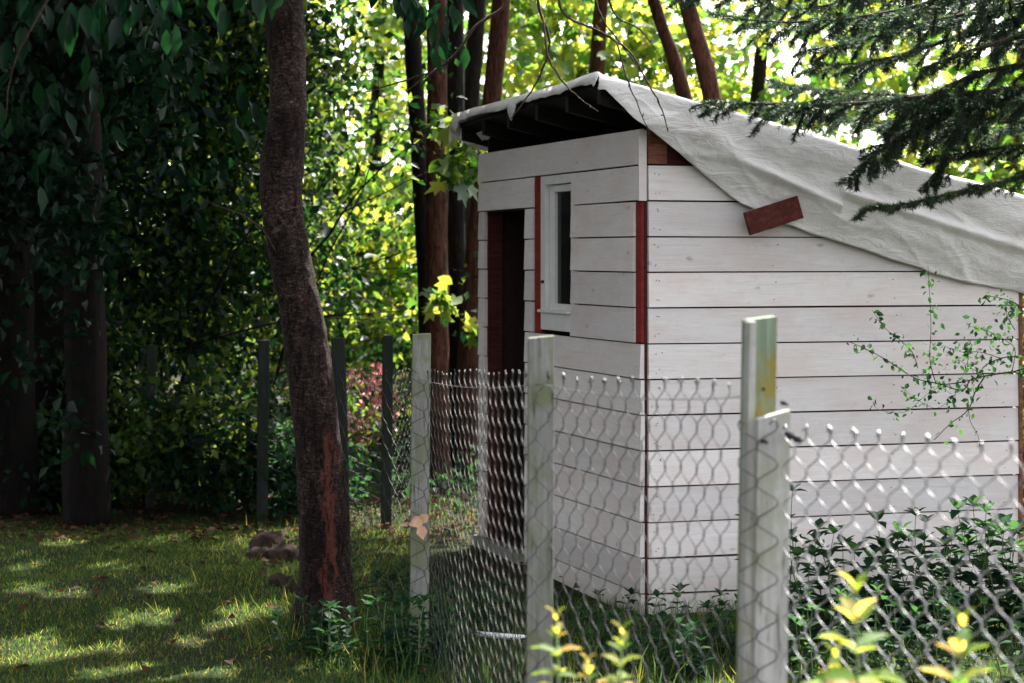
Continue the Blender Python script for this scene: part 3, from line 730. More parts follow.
# --- the cherry in the front left
Yc = 9.4
cp = [at(326, 640, Yc), at(325, 560, Yc), at(319, 450, Yc), at(309, 370, Yc), at(299, 300, Yc), at(285, 230, Yc), at(282, 170, Yc), at(288, 90, Yc), at(284, 0, Yc), at(280, -90, Yc), at(290, -190, Yc), at(280, -300, Yc)]
cp[0].z = -.05
cherry = thing('cherry_tree', (cp[0].x, cp[0].y, 0), 'leaning dark-barked cherry tree with torn reddish bark beside the lawn', 'tree')
pp = smooth_path(cp, 22)
mb = MB(); rr = lerp_list([.175, .118, .108, .106, .098, .096, .098, .088, .085, .08, .07, .05], len(pp))
mb.tube(pp, [r*.92 for r in rr], 56, .10, seed=3); mb.build('trunk', M['bark_cherry'], cherry, True)
def w(px, py, Y): return at(px, py, Y)
mb = MB()
# limbs leave the trunk above the picture and hang twigs into it
limbs = [
 ([pp[int(len(pp)*.80)], w(380, -110, 9.2), w(470, -75, 9.0), w(560, -50, 9.0), w(640, -70, 9.0)], [.035, .028, .02, .014, .008]),
 ([w(507, -66, 9.0), w(507, 0, 9.0), w(478, 24, 9.0), w(462, 46, 9.0), w(440, 68, 9.05), w(400, 82, 9.1), w(366, 92, 9.1)], [.009, .008, .0065, .0055, .005, .0035, .002]),
 ([w(436, 69, 9.05), w(418, 82, 9.0), w(408, 90, 9.0), w(404, 88, 9.0)], [.0035, .003, .002, .001]),
 ([w(536, -58, 9.0), w(538, 0, 8.95), w(549, 42, 8.9), w(540, 75, 8.9), w(524, 102, 8.9), w(511, 119, 8.9)], [.008, .006, .0055, .0045, .003, .002]),
 ([w(543, 20, 8.9), w(548, 55, 8.85), w(560, 78, 8.85), w(578, 97, 8.85), w(598, 111, 8.85)], [.0045, .004, .0035, .003, .0018]),
 ([w(556, -52, 9.0), w(562, 9, 8.8), w(596, 30, 8.8), w(628, 50, 8.75), w(645, 78, 8.75), w(660, 105, 8.75), w(668, 131, 8.75)], [.007, .005, .0045, .004, .0035, .003, .0018]),
 ([w(617, 43, 8.76), w(627, 78, 8.74), w(638, 105, 8.72), w(650, 134, 8.72)], [.0035, .003, .0025, .0016]),
 ([w(590, -60, 9.0), w(598, 8, 8.8), w(622, 45, 8.8), w(650, 84, 8.8)], [.005, .004, .003, .0016]),
 ([w(600, -60, 9.0), w(612, 10, 9.0), w(640, 30, 9.0), w(664, 62, 9.0)], [.005, .004, .003, .0012]),
 ([pp[int(len(pp)*.74)], w(230, -90, 9.0), w(150, -60, 8.6), w(70, -50, 8.2), w(-40, -80, 8)], [.035, .028, .02, .014, .01]),
 ([w(150, -60, 8.6), w(130, -20, 8.5), w(112, 12, 8.4)], [.008, .005, .002]),
 ([w(90, -52, 8.3), w(60, -20, 8.0), w(30, 30, 7.9), w(12, 70, 7.9), w(5, 120, 7.9)], [.009, .007, .005, .004, .003]),
 ([w(287, 0, 9.28), w(297, 18, 9.26), w(306, 36, 9.3)], [.003, .0035, .002]),
 ([pp[int(len(pp)*.42)]+Vector((-.05, -.06, 0)), w(262, 230, 9.1), w(240, 214, 9.0), w(214, 205, 9.0), w(200, 198, 9.0)], [.006, .004, .003, .002, .001]),
]
for pts, rd in limbs:
    mb = MB()
    sp = smooth_path(pts, 5); mb.tube([p+Vector((random.gauss(0, .0015), 0, random.gauss(0, .0015))) for p in sp], lerp_list(rd, len(sp)), 6, .1)
    if rd[0] < .01:                                    # buds and short spurs
        for p in sp[3::3]:
            d = Vector((random.gauss(0, 1), random.gauss(0, 1), random.gauss(0, 1))).normalized(); mb.tube([p, p+d*.010, p+d*.016], [.0022, .0026, .0006], 5)
    mb.build('branch', M['twig'], cherry, True)
cl = []
def hang_leaves(pxs, n, size, Y, sx, sy, ds=.35):
    P = []
    for px, py in pxs:
        for i in range(n): P.append(at(px+random.gauss(0, sx), py+random.gauss(0, sy), Y+random.gauss(0, ds)))
    P = np.array([tuple(p) for p in P]); n_ = len(P)
    D = np.stack([rng.normal(0, .45, n_), rng.normal(0, .4, n_), -1-.3*rng.random(n_)], 1)
    N = np.stack([rng.normal(0, .6, n_), -1+rng.normal(0, .4, n_), rng.normal(.3, .4, n_)], 1)
    cl.append(leaf_arrays(P, size, .42, D, tmpl=T_LEAF, N=N))
hang_leaves([(70, 2), (88, 6)], 3, .12, 7.6, 12, 5, .1)
hang_leaves([(10, -6), (40, -2), (110, -8), (150, -5), (180, 0), (120, 10), (35, 18), (235, -4), (255, -10), (215, -12), (160, 16), (140, -12), (5, 30)], 6, .095, 8.3, 14, 12)
hang_leaves([(408, 2), (425, 8), (440, 12), (455, 4), (432, 30), (446, 40), (415, -6), (400, -12)], 7, .08, 9.0, 9, 9, .15)
hang_leaves([(20, 60), (45, 90), (10, 110), (60, 140), (90, 120), (30, 170), (80, 60)], 6, .085, 9.8, 18, 16)
hang_leaves([(250, 95), (262, 110), (240, 118)], 4, .085, 9.6, 9, 9, .2)
for bx_, nn_ in ((((.7, 12.7, 5.2), (1.5, 1.4, .6)), 260), (((-.9, 12.9, 5.0), (1.6, 1.2, .7)), 200), (((-1.7, 11.4, 5.0), (2.6, 2.0, 1.2)), 460), (((-2.2, 8.2, 4.5), (2.3, 2.6, .9)), 230), (((-2.8, 5.0, 4.2), (2.0, 2.6, .8)), 170)):  # leaf masses out of view, added to shade the lawn and block sky
    P, _ = clumps(bx_, nn_, 40, .20); P = P[P[:, 2] > EYE+.135*P[:, 1]]; cl.append(leaf_arrays(P, .115, .55, tmpl=T_SIMPLE))
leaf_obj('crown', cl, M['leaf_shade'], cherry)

# --- clump of trunks behind the fence (left of the shed)
grp = 'tall slender trunks rising behind the fence left of the shed'
specs = [((437, 424), (404, -10), 15.6, .066, 'bark_dark', 'blackish trunk on the left edge of the trunk clump'),
         ((437, 424), (437, -10), 15.2, .075, 'bark_red', 'reddish brown straight trunk in the front of the trunk clump'),
         ((456, 430), (455, -10), 16.2, .07, 'bark_dark', 'brown trunk second from the right in the trunk clump'),
         ((452, 430), (478, -10), 17.0, .072, 'bark_dark', 'furthest trunk seen between the others of the clump'),
         ((466, 400), (502, -10), 16.0, .075, 'bark_red', 'right-leaning brown trunk touching the view of the shed corner')]
for i, (b, t, Y, r, bk, lab) in enumerate(specs):
    if i == 0: b = (432, 424); t = (410, -10)
    p0 = at(b[0], 256+EYE*F/Y+4, Y); p0.z = -.05
    dx = (t[0]-b[0])
    path = [p0, at(b[0]+dx*.02, 430, Y), at(b[0]+dx*.12, 330, Y), at(b[0]+dx*.42, 200, Y), at(b[0]+dx*.78, 80, Y), at(t[0], -10, Y), at(t[0]+dx*.2, -160, Y), at(t[0]+dx*.3, -420, Y), at(t[0]+dx*.3, -700, Y)]
    c = path[-1]
    tree('slender_tree', lab+', bare below', grp, path, [r*1.35, r*1.2, r*1.1, r*1.02, r*.95, r*.9, r*.8, r*.6, r*.3], bk,
         [((c.x, c.y+.3, c.z-.6), (1.3, 1.2, 1.2), 12, 22, .18), (((-1.7, 14.2, 5.7), (-2.3, 12.3, 5.2), (.1, 13.6, 5.6), (1.1, 15.2, 6.0), (-.7, 15.8, 6.2))[i], (1.25, 1.5, .8), 90, 36, .2)], 'leaf_mid', .10, branches=4, blen=.9, bz=(.84, .97), sprig=[None, [(447, 300), (440, 120)], [(462, 175)], None, [(466, 148), (455, 128), (470, 160), (476, 330)]][i])  # second leaf mass is out of view, added to shade the lawn
# --- two leaning reddish trunks behind the roof
tree('leaning_tree', 'slim sunlit red-barked tree leaning left above the shed roof ridge', 'leaning red-barked trees above the roof', [at(806, 502, 14.5), at(752, 290, 14.5), at(722, 150, 14.5), at(706, 70, 14.5), at(690, 14, 14.5), at(672, -60, 14.5), at(670, -250, 14.5), at(660, -420, 14.5)], [.09, .08, .068, .062, .056, .05, .04, .02], 'bark_red',
     [((1.1, 14.6, 5.4), (1.3, 1.2, 1.0), 20, 22, .2)], 'leaf_mid', .10, branches=3, bz=(.8, .97))
tree('leaning_tree', 'thinner brown tree leaning left just behind the roof peak', 'leaning red-barked trees above the roof', [at(765, 486, 15.5), at(722, 290, 15.5), at(694, 140, 15.5), at(676, 66, 15.5), at(660, 20, 15.5), at(640, -60, 15.5), at(625, -250, 15.5), at(620, -400, 15.5)], [.07, .062, .055, .05, .045, .04, .03, .02], 'bark_red',
     [((.9, 15.6, 5.6), (1.3, 1.2, 1.0), 18, 22, .2)], 'leaf_mid', .10, branches=3, bz=(.8, .97))
# --- dark trunks far left
grp = 'dark thick trunks at the left edge'
for (x0, x1, Y, r, lab) in ((8, 2, 13.6, .16, 'broad dark trunk at the very left edge of the lawn'), (47, 44, 14.2, .20, 'thick dark trunk second from the left edge'), (86, 80, 13.2, .12, 'dark trunk with reddish bark strip standing right of the thick one')):
    p0 = at(x0, 560, Y); p0.z = -.05
    path = [p0, at(x0, 400, Y), at((x0+x1)/2, 200, Y), at(x1, 0, Y), at(x1, -300, Y), at(x1+20, -600, Y)]
    tree('dark_tree', lab, grp, path, [r*1.3, r*1.05, r, r*.9, r*.7, r*.3], 'bark_shade',
         [((path[-2].x-.4, Y-.3, 3.1), (1.1, .9, 1.3), 34, 34, .15), ((x0*0+p0.x, Y-.28, 1.9), (r*2.0, .22, 1.7), 34, 18, .10), ((path[-1].x-.2, Y+.3, 6.6), (1.9, 1.7, 2.7), 90, 46, .24)], 'leaf_shade', .085, branches=6, blen=.8, sides=16, bz=(.35, .95))  # top leaf mass is out of view, thickened to shade lawn and hedge
pth = [(-5.6, 5.2, -.05), (-5.5, 5.2, 1.5), (-5.2, 5.4, 3.2), (-4.9, 5.6, 5.0), (-4.8, 5.6, 6.2)]  # tree out of view, added to block sky light from the left
tree('sky_block_tree', 'unseen broad tree added to keep sky light off the lawn', None, pth, [.3, .24, .2, .14, .06], 'bark_dark', [((-5.0, 6.4, 5.3), (3.4, 6.2, 1.5), 330, 42, .34), ((-3.2, 10.0, 4.9), (1.9, 3.0, 1.0), 130, 38, .24), ((-8.0, 9.5, 2.6), (1.6, 5.5, 2.6), 160, 40, .34), ((-4.3, 4.5, 2.3), (.8, 5.0, 2.3), 170, 44, .28), ((-3.2, -2.6, 2.8), (1.9, .9, 2.6), 90, 44, .3)], 'leaf_shade', .16, branches=6, blen=1.6)
for (px, Y, lab) in ((95, 18.0, 'dark conifer added behind the hedge near the left edge to block light'), (205, 18.4, 'dark conifer added behind the middle of the hedge to block light')):
    x = (px-CXP)/F*Y  # trees put in to cut the sun and bright background behind the hedge
    tree('hedge_shade_tree', lab, 'dark conifers added behind the hedge to block light', [(x, Y, -.05), (x, Y, 2), (x+.05, Y, 4.5), (x, Y, 8.5)], [.18, .15, .11, .03], 'bark_shade', [((x, Y, 4.2), (.85, .8, 4.3), 210, 46, .17)], 'leaf_shade', .085, branches=6, blen=.8, bz=(.1, .95))
# --- shrubs of the dark hedge
def bush(name, label, group, cx, cy, w_, d_, h_, nc, pr, sg, leaf, mat, stems=4, tmpl=T_SIMPLE, ratio=.6, z0=0.0, cat='shrub', shell=.0):
    root = thing(name, (cx, cy, 0), label, cat, group)
    tips = []
    for i in range(stems):
        mb = MB()
        a = random.uniform(0, 6.28); b = Vector((cx+w_*.35*math.cos(a)*random.random(), cy+d_*.35*math.sin(a)*random.random(), -.02))
        grow(mb, b, Vector((math.cos(a)*.3, math.sin(a)*.3, 1)), h_*.27, .005+.002*h_, 2, tips, .4, -.02, 5); mb.build('stem', M['bark_dark'], root, True)
    P, C = clumps(((cx, cy, z0+h_/2), (w_/2, d_/2, h_/2)), nc, pr, sg, 'ell', shell)
    TP = np.array([tuple(t[0]) for t in tips]); TP = np.repeat(TP, 14, axis=0)+rng.normal(size=(len(TP)*14, 3))*.1; TP = TP[TP[:, 2] > .03]
    leaf_obj('crown', [leaf_arrays(P, leaf, ratio, tmpl=tmpl), leaf_arrays(P[::9]+.03, leaf*1.6, ratio, tmpl=T_LEAF), leaf_arrays(TP, leaf, ratio, tmpl=tmpl)], M[mat], root)
    return root
grp = 'tall dark evergreen shrubs behind the lawn'
for (px, Y, w_, d_, h_, lab, dens) in ((60, 15.6, 2.4, 1.5, 6.0, 'tall dark shrub behind the thick dark trunks', 1.15), (175, 15.2, 2.2, 1.5, 6.2, 'dense dark shrub with light sparkling through its middle', 1.0), (240, 15.8, 1.35, 1.4, 5.8, 'dark shrub between the hedge middle and the cherry trunk', .92), (298, 16.8, .62, 1.2, 4.6, 'thinner dark shrub right behind the cherry trunk', .55)):
    c = at(px, 300, Y)
    nc = int(250*w_*h_/12*dens)
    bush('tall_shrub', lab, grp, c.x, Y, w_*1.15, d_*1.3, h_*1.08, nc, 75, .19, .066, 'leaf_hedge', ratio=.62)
# lower, brighter bits in front of the hedge and at its foot
grp = 'low leafy shrubs at the foot of the hedge'
for (px, Y, w_, h_, mat, lab) in ((150, 14.0, 1.0, .8, 'leaf_mid', 'low shrub with spotted sunlit leaves at the lawn edge'), (215, 13.9, 1.1, .95, 'leaf_hedge', 'low dark shrub by the back fence'), (95, 14.2, .8, 1.3, 'leaf_hedge', 'upright dark shrub right of the thick trunks'), (300, 13.7, .7, .6, 'leaf_weed', 'small dark shrub behind the stones'), (30, 13.9, 1.2, .7, 'leaf_weed', 'low dark shrub at the left edge')):
    c = at(px, 300, Y); bush('low_shrub', lab, grp, c.x, Y, w_, .7, h_, int(30*w_*h_)+14, 34, .09, .06, mat, 4)
# --- mid bushes seen between trunk and shed: sunlit yellow-green
grp = 'sunlit yellow-green bushes beyond the back fence'
for (px, Y, w_, h_, z0, mat, leaf, lab, d) in ((372, 18.5, 1.7, 2.3, .2, 'leaf_bright', .11, 'bright yellow-green bush left of the slender trunks', 1.0), (450, 21.2, 1.9, 2.7, .2, 'leaf_bright', .10, 'bright bush seen between the slender trunks and the doorway', 1.0),
        (415, 24.0, 3.0, 3.4, .3, 'leaf_mid', .10, 'broad green bush further back behind the bright ones', .8), (340, 21.0, 1.4, 2.4, .2, 'leaf_mid', .09, 'green bush partly hidden behind the cherry trunk', .9), (480, 17.6, .9, 1.5, .0, 'leaf_hedge', .07, 'small dark bush hugging the shed corner', .7), (390, 17.2, 1.3, 1.0, .0, 'leaf_hedge', .07, 'low dark bush behind the thin fence post', .7)):
    c = at(px, 300, Y); bush('bush', lab, grp, c.x, Y, w_, 1.4, h_, int(46*w_*h_/3*d)+10, 34, .16, leaf, mat, 4, T_MAPLE if mat == 'leaf_bright' else T_SIMPLE, .75, z0)
# pink flowering shrub
pk = thing('flowering_shrub', post_xy(352, 16.4)+(0,), 'low pink flowering shrub seen through the back fence', 'shrub')
mb = MB(); tips = []
for i in range(6): grow(mb, Vector((pk.location.x+random.gauss(0, .2), 16.4, 0)), Vector((random.gauss(0, .4), random.gauss(0, .3), 1)), .35, .01, 1, tips)
mb.build('stems', M['bark_dark'], pk, True)
P, _ = clumps(((pk.location.x, 16.4, .42), (.55, .4, .42)), 26, 22, .07); leaf_obj('crown', [leaf_arrays(P, .05, .7)], M['leaf_mid'], pk)
P, _ = clumps(((pk.location.x, 16.3, .5), (.55, .4, .42)), 24, 26, .06); leaf_obj('blossoms', [leaf_arrays(P, .045, .9)], M['petal'], pk)
# --- maples behind and above the shed
grp = 'sunlit maples behind the shed'
for i, (px, pyc, Y, r, h, dens, lab) in enumerate(((500, -20, 23, 1.4, 1.7, .9, 'sunlit maple over the slender trunks'), (600, 20, 18, 1.3, 1.1, 1.0, 'sunlit maple straight above the roof peak'), (760, 70, 19, 1.6, .9, 1.0, 'broad sunlit maple above the middle of the tarp'), (900, 110, 20, 1.7, 1.1, .9, 'sunlit maple behind the spruce boughs'), (380, 40, 23, 1.3, 1.3, .85, 'pale loose maple left of the slender trunks'), (1010, 180, 19, 1.2, 1.6, .9, 'sunlit maple behind the low right end of the roof'))):
    c = at(px, pyc, Y)
    path = [(c.x+.15, Y, -.05), (c.x+.1, Y, 1.2), (c.x-.05, Y, 2.2), (c.x, Y, c.z), (c.x+.1, Y, c.z+1.2)]
    tree('maple_tree', lab, grp, path, [.12, .1, .08, .06, .03], 'bark_red' if i % 2 else 'bark_dark', [((c.x, Y, c.z), (r, 1.2, h), int(30*dens*r*h), 26, .14)], 'leaf_bright', .12, T_MAPLE, branches=4, ratio=.8, blen=1.0, bz=(.4, .9))
# hedge directly behind the shed, lower right gaps
for (px, Y, w_, h_, lab) in ((860, 15.5, 2.6, 2.7, 'dark shrub directly behind the shed roof'), (1040, 14.0, 1.3, 2.6, 'leafy shrub past the right end of the shed')):
    c = at(px, 300, Y); bush('tall_shrub', lab, 'shrubs behind the shed', c.x, Y, w_, 1.3, h_, 60, 34, .17, .07, 'leaf_mid', 5)
# far woodland
P, _ = clumps(((0, 38, 3.9), (14, 5, 4.0)), 210, 60, .40, 'box'); P2_, _ = clumps(((0, 34, 1.6), (13, 3, 1.7)), 240, 60, .4, 'box')
o = leaf_obj('woodland', [leaf_arrays(np.concatenate([P, P2_]), .19, .7)], M['leaf_mid'], None, 'stuff'); tag(o, 'distant sunlit woodland foliage closing the view behind the garden', 'woodland')

# ------------------------------------------------------------------ spruce on the right
sp = thing('spruce_tree', (3.6, 9.2, 0), 'dark spruce whose drooping boughs reach in over the tarp from the right', 'tree')
mb = MB(); mb.tube(smooth_path([(3.6, 9.2, -.05), (3.6, 9.2, 2), (3.62, 9.2, 4.5), (3.6, 9.2, 7.5)], 8), lerp_list([.17, .14, .1, .02], 25), 14, .12); mb.build('trunk', M['bark_dark'], sp, True)
class Needles:
    def __init__(s): s.P = []; s.D = []; s.t = []
ndl = Needles(); bmb = MB()
def needles_on(pts, dens, ln, tip=False, bright=0):
    for a, b in zip(pts[:-1], pts[1:]):
        d = b-a; L = d.length
        n = max(1, int(L*dens))
        dn = d.normalized() if L > 1e-6 else Vector((0, 0, -1))
        for i in range(n):
            q = a+d*random.random()
            o = Vector((random.gauss(0, 1), random.gauss(0, 1), random.gauss(.15, 1))); o = (o-dn*o.dot(dn)).normalized()
            ndl.P.append(tuple(q)); ndl.D.append(tuple(dn*.65+o)); ndl.t.append(min(1, max(0, random.random()*.85+bright)))
def bough(pts, rad, side=.30, every=.05, droop=.5, bright=0.0, both=True, sub=True, dens=950):
    sp_ = smooth_path(pts, 10); n = len(sp_)
    bmb.tube(sp_, lerp_list(rad, n), 6, .1)
    acc = 0; total = sum((b-a).length for a, b in zip(sp_[:-1], sp_[1:])); run = 0
    for i in range(1, n):
        seg = (sp_[i]-sp_[i-1]); run += seg.length; acc += seg.length
        if acc < every: continue
        acc = 0; d = seg.normalized(); frac = run/total
        for sgn in ((-1, 1) if both else (1,)):
            hz = Vector((0, 0, 1)).cross(d); hz = hz.normalized() if hz.length > .01 else Vector((0, 1, 0))
            L = side*(1.05-frac*.75)*random.uniform(.6, 1.25)
            q = sp_[i].copy(); dd = (hz*sgn*.8*random.uniform(.3, 1)+d*.6+Vector((0, 0, -random.uniform(-.25, droop)))).normalized(); tw = [q.copy()]
            for k in range(5):
                dd = (dd+Vector((random.gauss(0, .16), random.gauss(0, .16), -droop*.16+random.gauss(0, .1)))).normalized(); q = q+dd*L/5; tw.append(q.copy())
            bmb.tube(tw, [.0028, .0024, .002, .0016, .0014, .001], 4, cap=False)
            needles_on(tw, dens, .014, bright=bright)
            tipb = bright+.22 if random.random() < .35+bright else bright  # some tips tinted paler; their sunlight is put into the colour
            needles_on(tw[-2:], dens*1.3, .014, bright=tipb)
            if sub:
                for k in (1, 1.5, 2, 2.5, 3, 3.5, 4):
                    for s2 in (-1, 1):
                        if random.random() < .25: continue
                        side2 = dd.cross(Vector((0, 0, 1)))
                        d2 = (side2*s2*.7+dd*.8+Vector((0, 0, -.35*random.random()))).normalized(); l2 = L*.36*random.uniform(.5, 1.2)
                        kk = int(k); tk = tw[kk].lerp(tw[kk+1], k-kk); e = tk+d2*l2; mid = tk+d2*l2*.5+Vector((0, 0, .004))
                        bmb.tube([tk, mid, e], [.0016, .0014, .001], 3, cap=False)
                        needles_on([tk, mid, e], dens, .014, bright=tipb)
    needles_on(sp_[n//3:], dens, .014, bright=bright)
T = lambda z: Vector((3.6, 9.2, z))
bough([T(2.6), at(1150, 60, 9.1), at(1024, 88, 9.0), at(930, 96, 8.95), at(850, 104, 8.95), at(770, 104, 9.0), at(708, 101, 9.05)], [.03, .02, .014, .011, .008, .005, .002], .34, .032, .6, .0)
bough([at(985, 91, 9.0), at(930, 118, 8.9), at(885, 148, 8.85), at(850, 176, 8.85)], [.008, .006, .004, .002], .30, .035, .5, .02)
bough([at(1000, 91, 9.05), at(960, 130, 9.1), at(940, 165, 9.1), at(925, 185, 9.1)], [.006, .005, .004, .002], .22, .04, .5, .0)
bough([T(2.25), at(1150, 140, 8.7), at(1040, 172, 8.6), at(975, 188, 8.55), at(910, 203, 8.5), at(862, 211, 8.5)], [.028, .018, .011, .008, .005, .002], .20, .035, .28, .12)
bough([T(2.9)+Vector((0, .5, 0)), at(1120, 118, 11.4), at(1010, 122, 11.5), at(920, 126, 11.5), at(840, 118, 11.6), at(770, 108, 11.6)], [.02, .014, .01, .007, .005, .002], .34, .034, .5, .05)
bough([T(3.0)+Vector((0, .6, 0)), at(1130, 96, 12.2), at(1030, 92, 12.4), at(930, 96, 12.4), at(850, 92, 12.5), at(780, 84, 12.5)], [.02, .014, .01, .007, .005, .002], .38, .036, .6, .05)
bough([T(2.35), at(1150, 110, 9.3), at(1040, 142, 9.2), at(985, 150, 9.2), at(930, 158, 9.2)], [.02, .014, .008, .005, .002], .24, .04, .3, .06)
for (pts, sd) in (([T(2.8), at(1130, 60, 8.9), at(1050, 62, 8.8), at(985, 72, 8.8), at(930, 96, 8.8), at(890, 128, 8.8)], .34),
                  ([T(2.7), at(1120, 90, 9.3), at(1040, 100, 9.3), at(960, 112, 9.3), at(900, 140, 9.3), at(875, 165, 9.3)], .30),
                  ([T(3.1), at(1120, -30, 9.3), at(1020, 2, 9.3), at(930, 22, 9.3), at(860, 40, 9.3), at(800, 52, 9.3)], .36),
                  ([T(3.4), at(1100, -90, 9.6), at(980, -40, 9.6), at(890, -10, 9.6), at(810, 8, 9.6), at(750, 6, 9.6)], .36),
                  ([T(3.3), at(1120, -60, 9.2), at(1000, -20, 9.1), at(900, 10, 9.0), at(800, 22, 9.0), at(730, 18, 9.0)], .45),
                  ([T(3.0), at(1120, 0, 9.5), at(1030, 20, 9.5), at(950, 40, 9.5), at(880, 60, 9.5), at(820, 66, 9.5)], .40),
                  ([T(3.6), at(1100, -110, 9.0), at(980, -60, 8.9), at(880, -30, 8.8), at(790, -18, 8.8), at(690, -14, 8.8)], .45),
                  ([T(2.9), at(1130, 20, 8.8), at(1050, 30, 8.8), at(980, 48, 8.8), at(920, 70, 8.8)], .32),
                  ([T(3.2), at(1100, -50, 10.0), at(1000, -10, 10.2), at(900, 20, 10.3), at(840, 40, 10.3)], .40)):
    bough(pts, [.03, .02, .012, .008, .005, .002][:len(pts)], sd*.85, .036, .55, 0)
# higher boughs outside the picture, coarser (they shade the roof)
for i in range(16):
    z = 3.8+i*.22; a = random.uniform(0, 6.28); L = 1.9*(7.6-z)/4+.2
    p = T(z); bough([p, p+Vector((math.cos(a)*L*.5, math.sin(a)*L*.5, -.05)), p+Vector((math.cos(a)*L, math.sin(a)*L, -.35))], [.02, .01, .003], .4, .12, .6, 0, dens=150)
bmb.build('branches', M['twig'], sp, True)
Pn = np.array(ndl.P); Dn = np.array(ndl.D)
print('needles', len(Pn))
T_NEEDLE = (np.array([(0,-.5,0), (0,.5,0), (1,.0,0.02)]), [(0,1,2)])
V, Fc = leaf_arrays(Pn, .019, .13, Dn, tmpl=T_NEEDLE); leaf_obj('needles', [(V, Fc)], M['needle'], sp, tints=[np.array(ndl.t)])

# ------------------------------------------------------------------ wild rose / berry twigs before the gable's right end
rs = thing('thorny_shrub', post_xy(1045, 9.3)+(0,), 'sparse thorny shrub with tiny leaves arching in front of the gable', 'shrub')
Yr = 9.35; mb = MB(); P = []
rp = [([(1048, 560), (1046, 440), (1038, 372), (1012, 372), (985, 376), (962, 382), (940, 385)], .0055), ([(985, 376), (975, 392), (968, 410), (950, 424), (934, 440)], .0035), ([(970, 380), (962, 390), (940, 384), (915, 378), (890, 362), (868, 350), (850, 342)], .0032),
      ([(936, 384), (930, 360), (931, 330), (930, 300), (928, 266)], .0022), ([(1020, 356), (1002, 358), (985, 366), (972, 384)], .0035), ([(1046, 440), (1040, 380), (1034, 330), (1018, 305), (1000, 298), (986, 296)], .0030),
      ([(918, 368), (912, 352), (900, 340), (885, 328), (872, 310)], .0020), ([(968, 400), (970, 420), (978, 436), (980, 452)], .0020), ([(962, 384), (950, 400), (935, 408), (915, 398), (903, 388)], .0014), ([(1012, 372), (1015, 350), (1005, 340), (985, 330), (968, 326)], .0020),
      ([(1000, 358), (980, 352), (962, 352), (944, 346)], .002), ([(940, 386), (925, 396), (905, 412), (880, 410), (872, 402)], .0012), ([(1015, 330), (1008, 318), (1005, 306)], .002), ([(985, 376), (968, 366), (955, 356)], .0018)]
for pts, r in rp:
    q = [at(x, y, Yr+.05*mnoise.noise(Vector((x*.02, y*.02, 0)))) for x, y in pts]; s = smooth_path(q, 7)
    mb.tube(s, lerp_list([r, r*.45], len(s)), 5, .1)
    for k in range(3, len(s)):
        wp = pts[min(len(pts)-1, k//7)]
        if wp[1] > 425 or (wp[0] > 1040): continue
        m_ = 2 if wp[1] < 400 else 1
        for j in range(m_):
            if random.random() < .72: P.append(tuple(s[k]+Vector((random.gauss(0, .014), random.gauss(0, .014), random.gauss(0, .014)))))
for cx, cy, n in ((965, 352, 26), (985, 342, 20), (950, 362, 14), (925, 378, 12), (1005, 345, 14), (965, 335, 8), (1005, 300, 16), (1012, 310, 10), (945, 390, 8)):
    for i in range(n): P.append(tuple(at(cx+random.gauss(0, 13), cy+random.gauss(0, 8), Yr+random.gauss(0, .06))))
P = np.array(P)
mb.build('stems', M['twig'], rs, True)
leaf_obj('crown', [leaf_arrays(P, .024, .62, tmpl=T_LEAF, flat=.1)], M['leaf_weed'], rs)

# ------------------------------------------------------------------ weeds
def herb(root, base, h, nodes, leaf, chunks, mb, lean=None, pairs=2, top=3, ratio=.5, start=.2, curl=.3):
    lean = lean or Vector((random.gauss(0, .2), random.gauss(0, .2), 1)); lean.normalize()
    pts = [base+lean*h*k/8+Vector((.02*h*math.sin(k*.8), .01*h*math.cos(k), 0)) for k in range(9)]
    mb.tube(pts, lerp_list([.003+.003*h, .0015], 9), 5)
    a = random.uniform(0, 3.14); P, D, N = [], [], []
    for k in range(nodes):
        f = start+(1-start)*k/(nodes-1) if nodes > 1 else 1
        q = base+lean*h*f+Vector((.02*h*math.sin(f*6.4), .01*h*math.cos(f*8), 0)); a += math.pi/2+random.gauss(0, .15)
        sz = leaf*(1.0-.45*f)*random.uniform(.8, 1.15)
        for j in range(pairs):
            an = a+j*2*math.pi/pairs; d = Vector((math.cos(an), math.sin(an), random.uniform(-.25, .5)*(1 if f < .9 else 1.6)))
            P.append(tuple(q)); D.append(tuple(d*sz)); N.append((-d.x*.3, -d.y*.3, 1))
    for j in range(top):
        an = a+j*2*math.pi/top; d = Vector((math.cos(an), math.sin(an), 1.1)); P.append(tuple(pts[-1])); D.append(tuple(d.normalized()*leaf*.5)); N.append((-d.x, -d.y, .6))
    P = np.array(P); D = np.array(D); N = np.array(N); S = np.linalg.norm(D, axis=1)
    V, Fc = leaf_arrays(P, S, ratio, D, tmpl=T_LEAF, N=N, sv=.1); chunks.append((V, Fc))
def weed(name, label, group, pos, h, n, spread, leaf, mat, nodes=6, pairs=2, ratio=.5, lean=None, top=3, start=.2, cat='weed'):
    root = thing(name, (pos[0], pos[1], 0), label, cat, group); mb = MB(); ch = []
    for i in range(n):
        b = Vector((pos[0]+random.gauss(0, spread), pos[1]+random.gauss(0, spread*.6), -.02)) if n > 1 else Vector((pos[0], pos[1], pos[2] if len(pos) > 2 else -.02))
        herb(root, b, h*random.uniform(.65, 1.1) if n > 1 else h, nodes, leaf, ch, mb, Vector(lean) if lean else None, pairs, top, ratio, start)
    mb.build('stems', M['petiole'], root, True); leaf_obj('leaves', ch, M[mat], root); return root
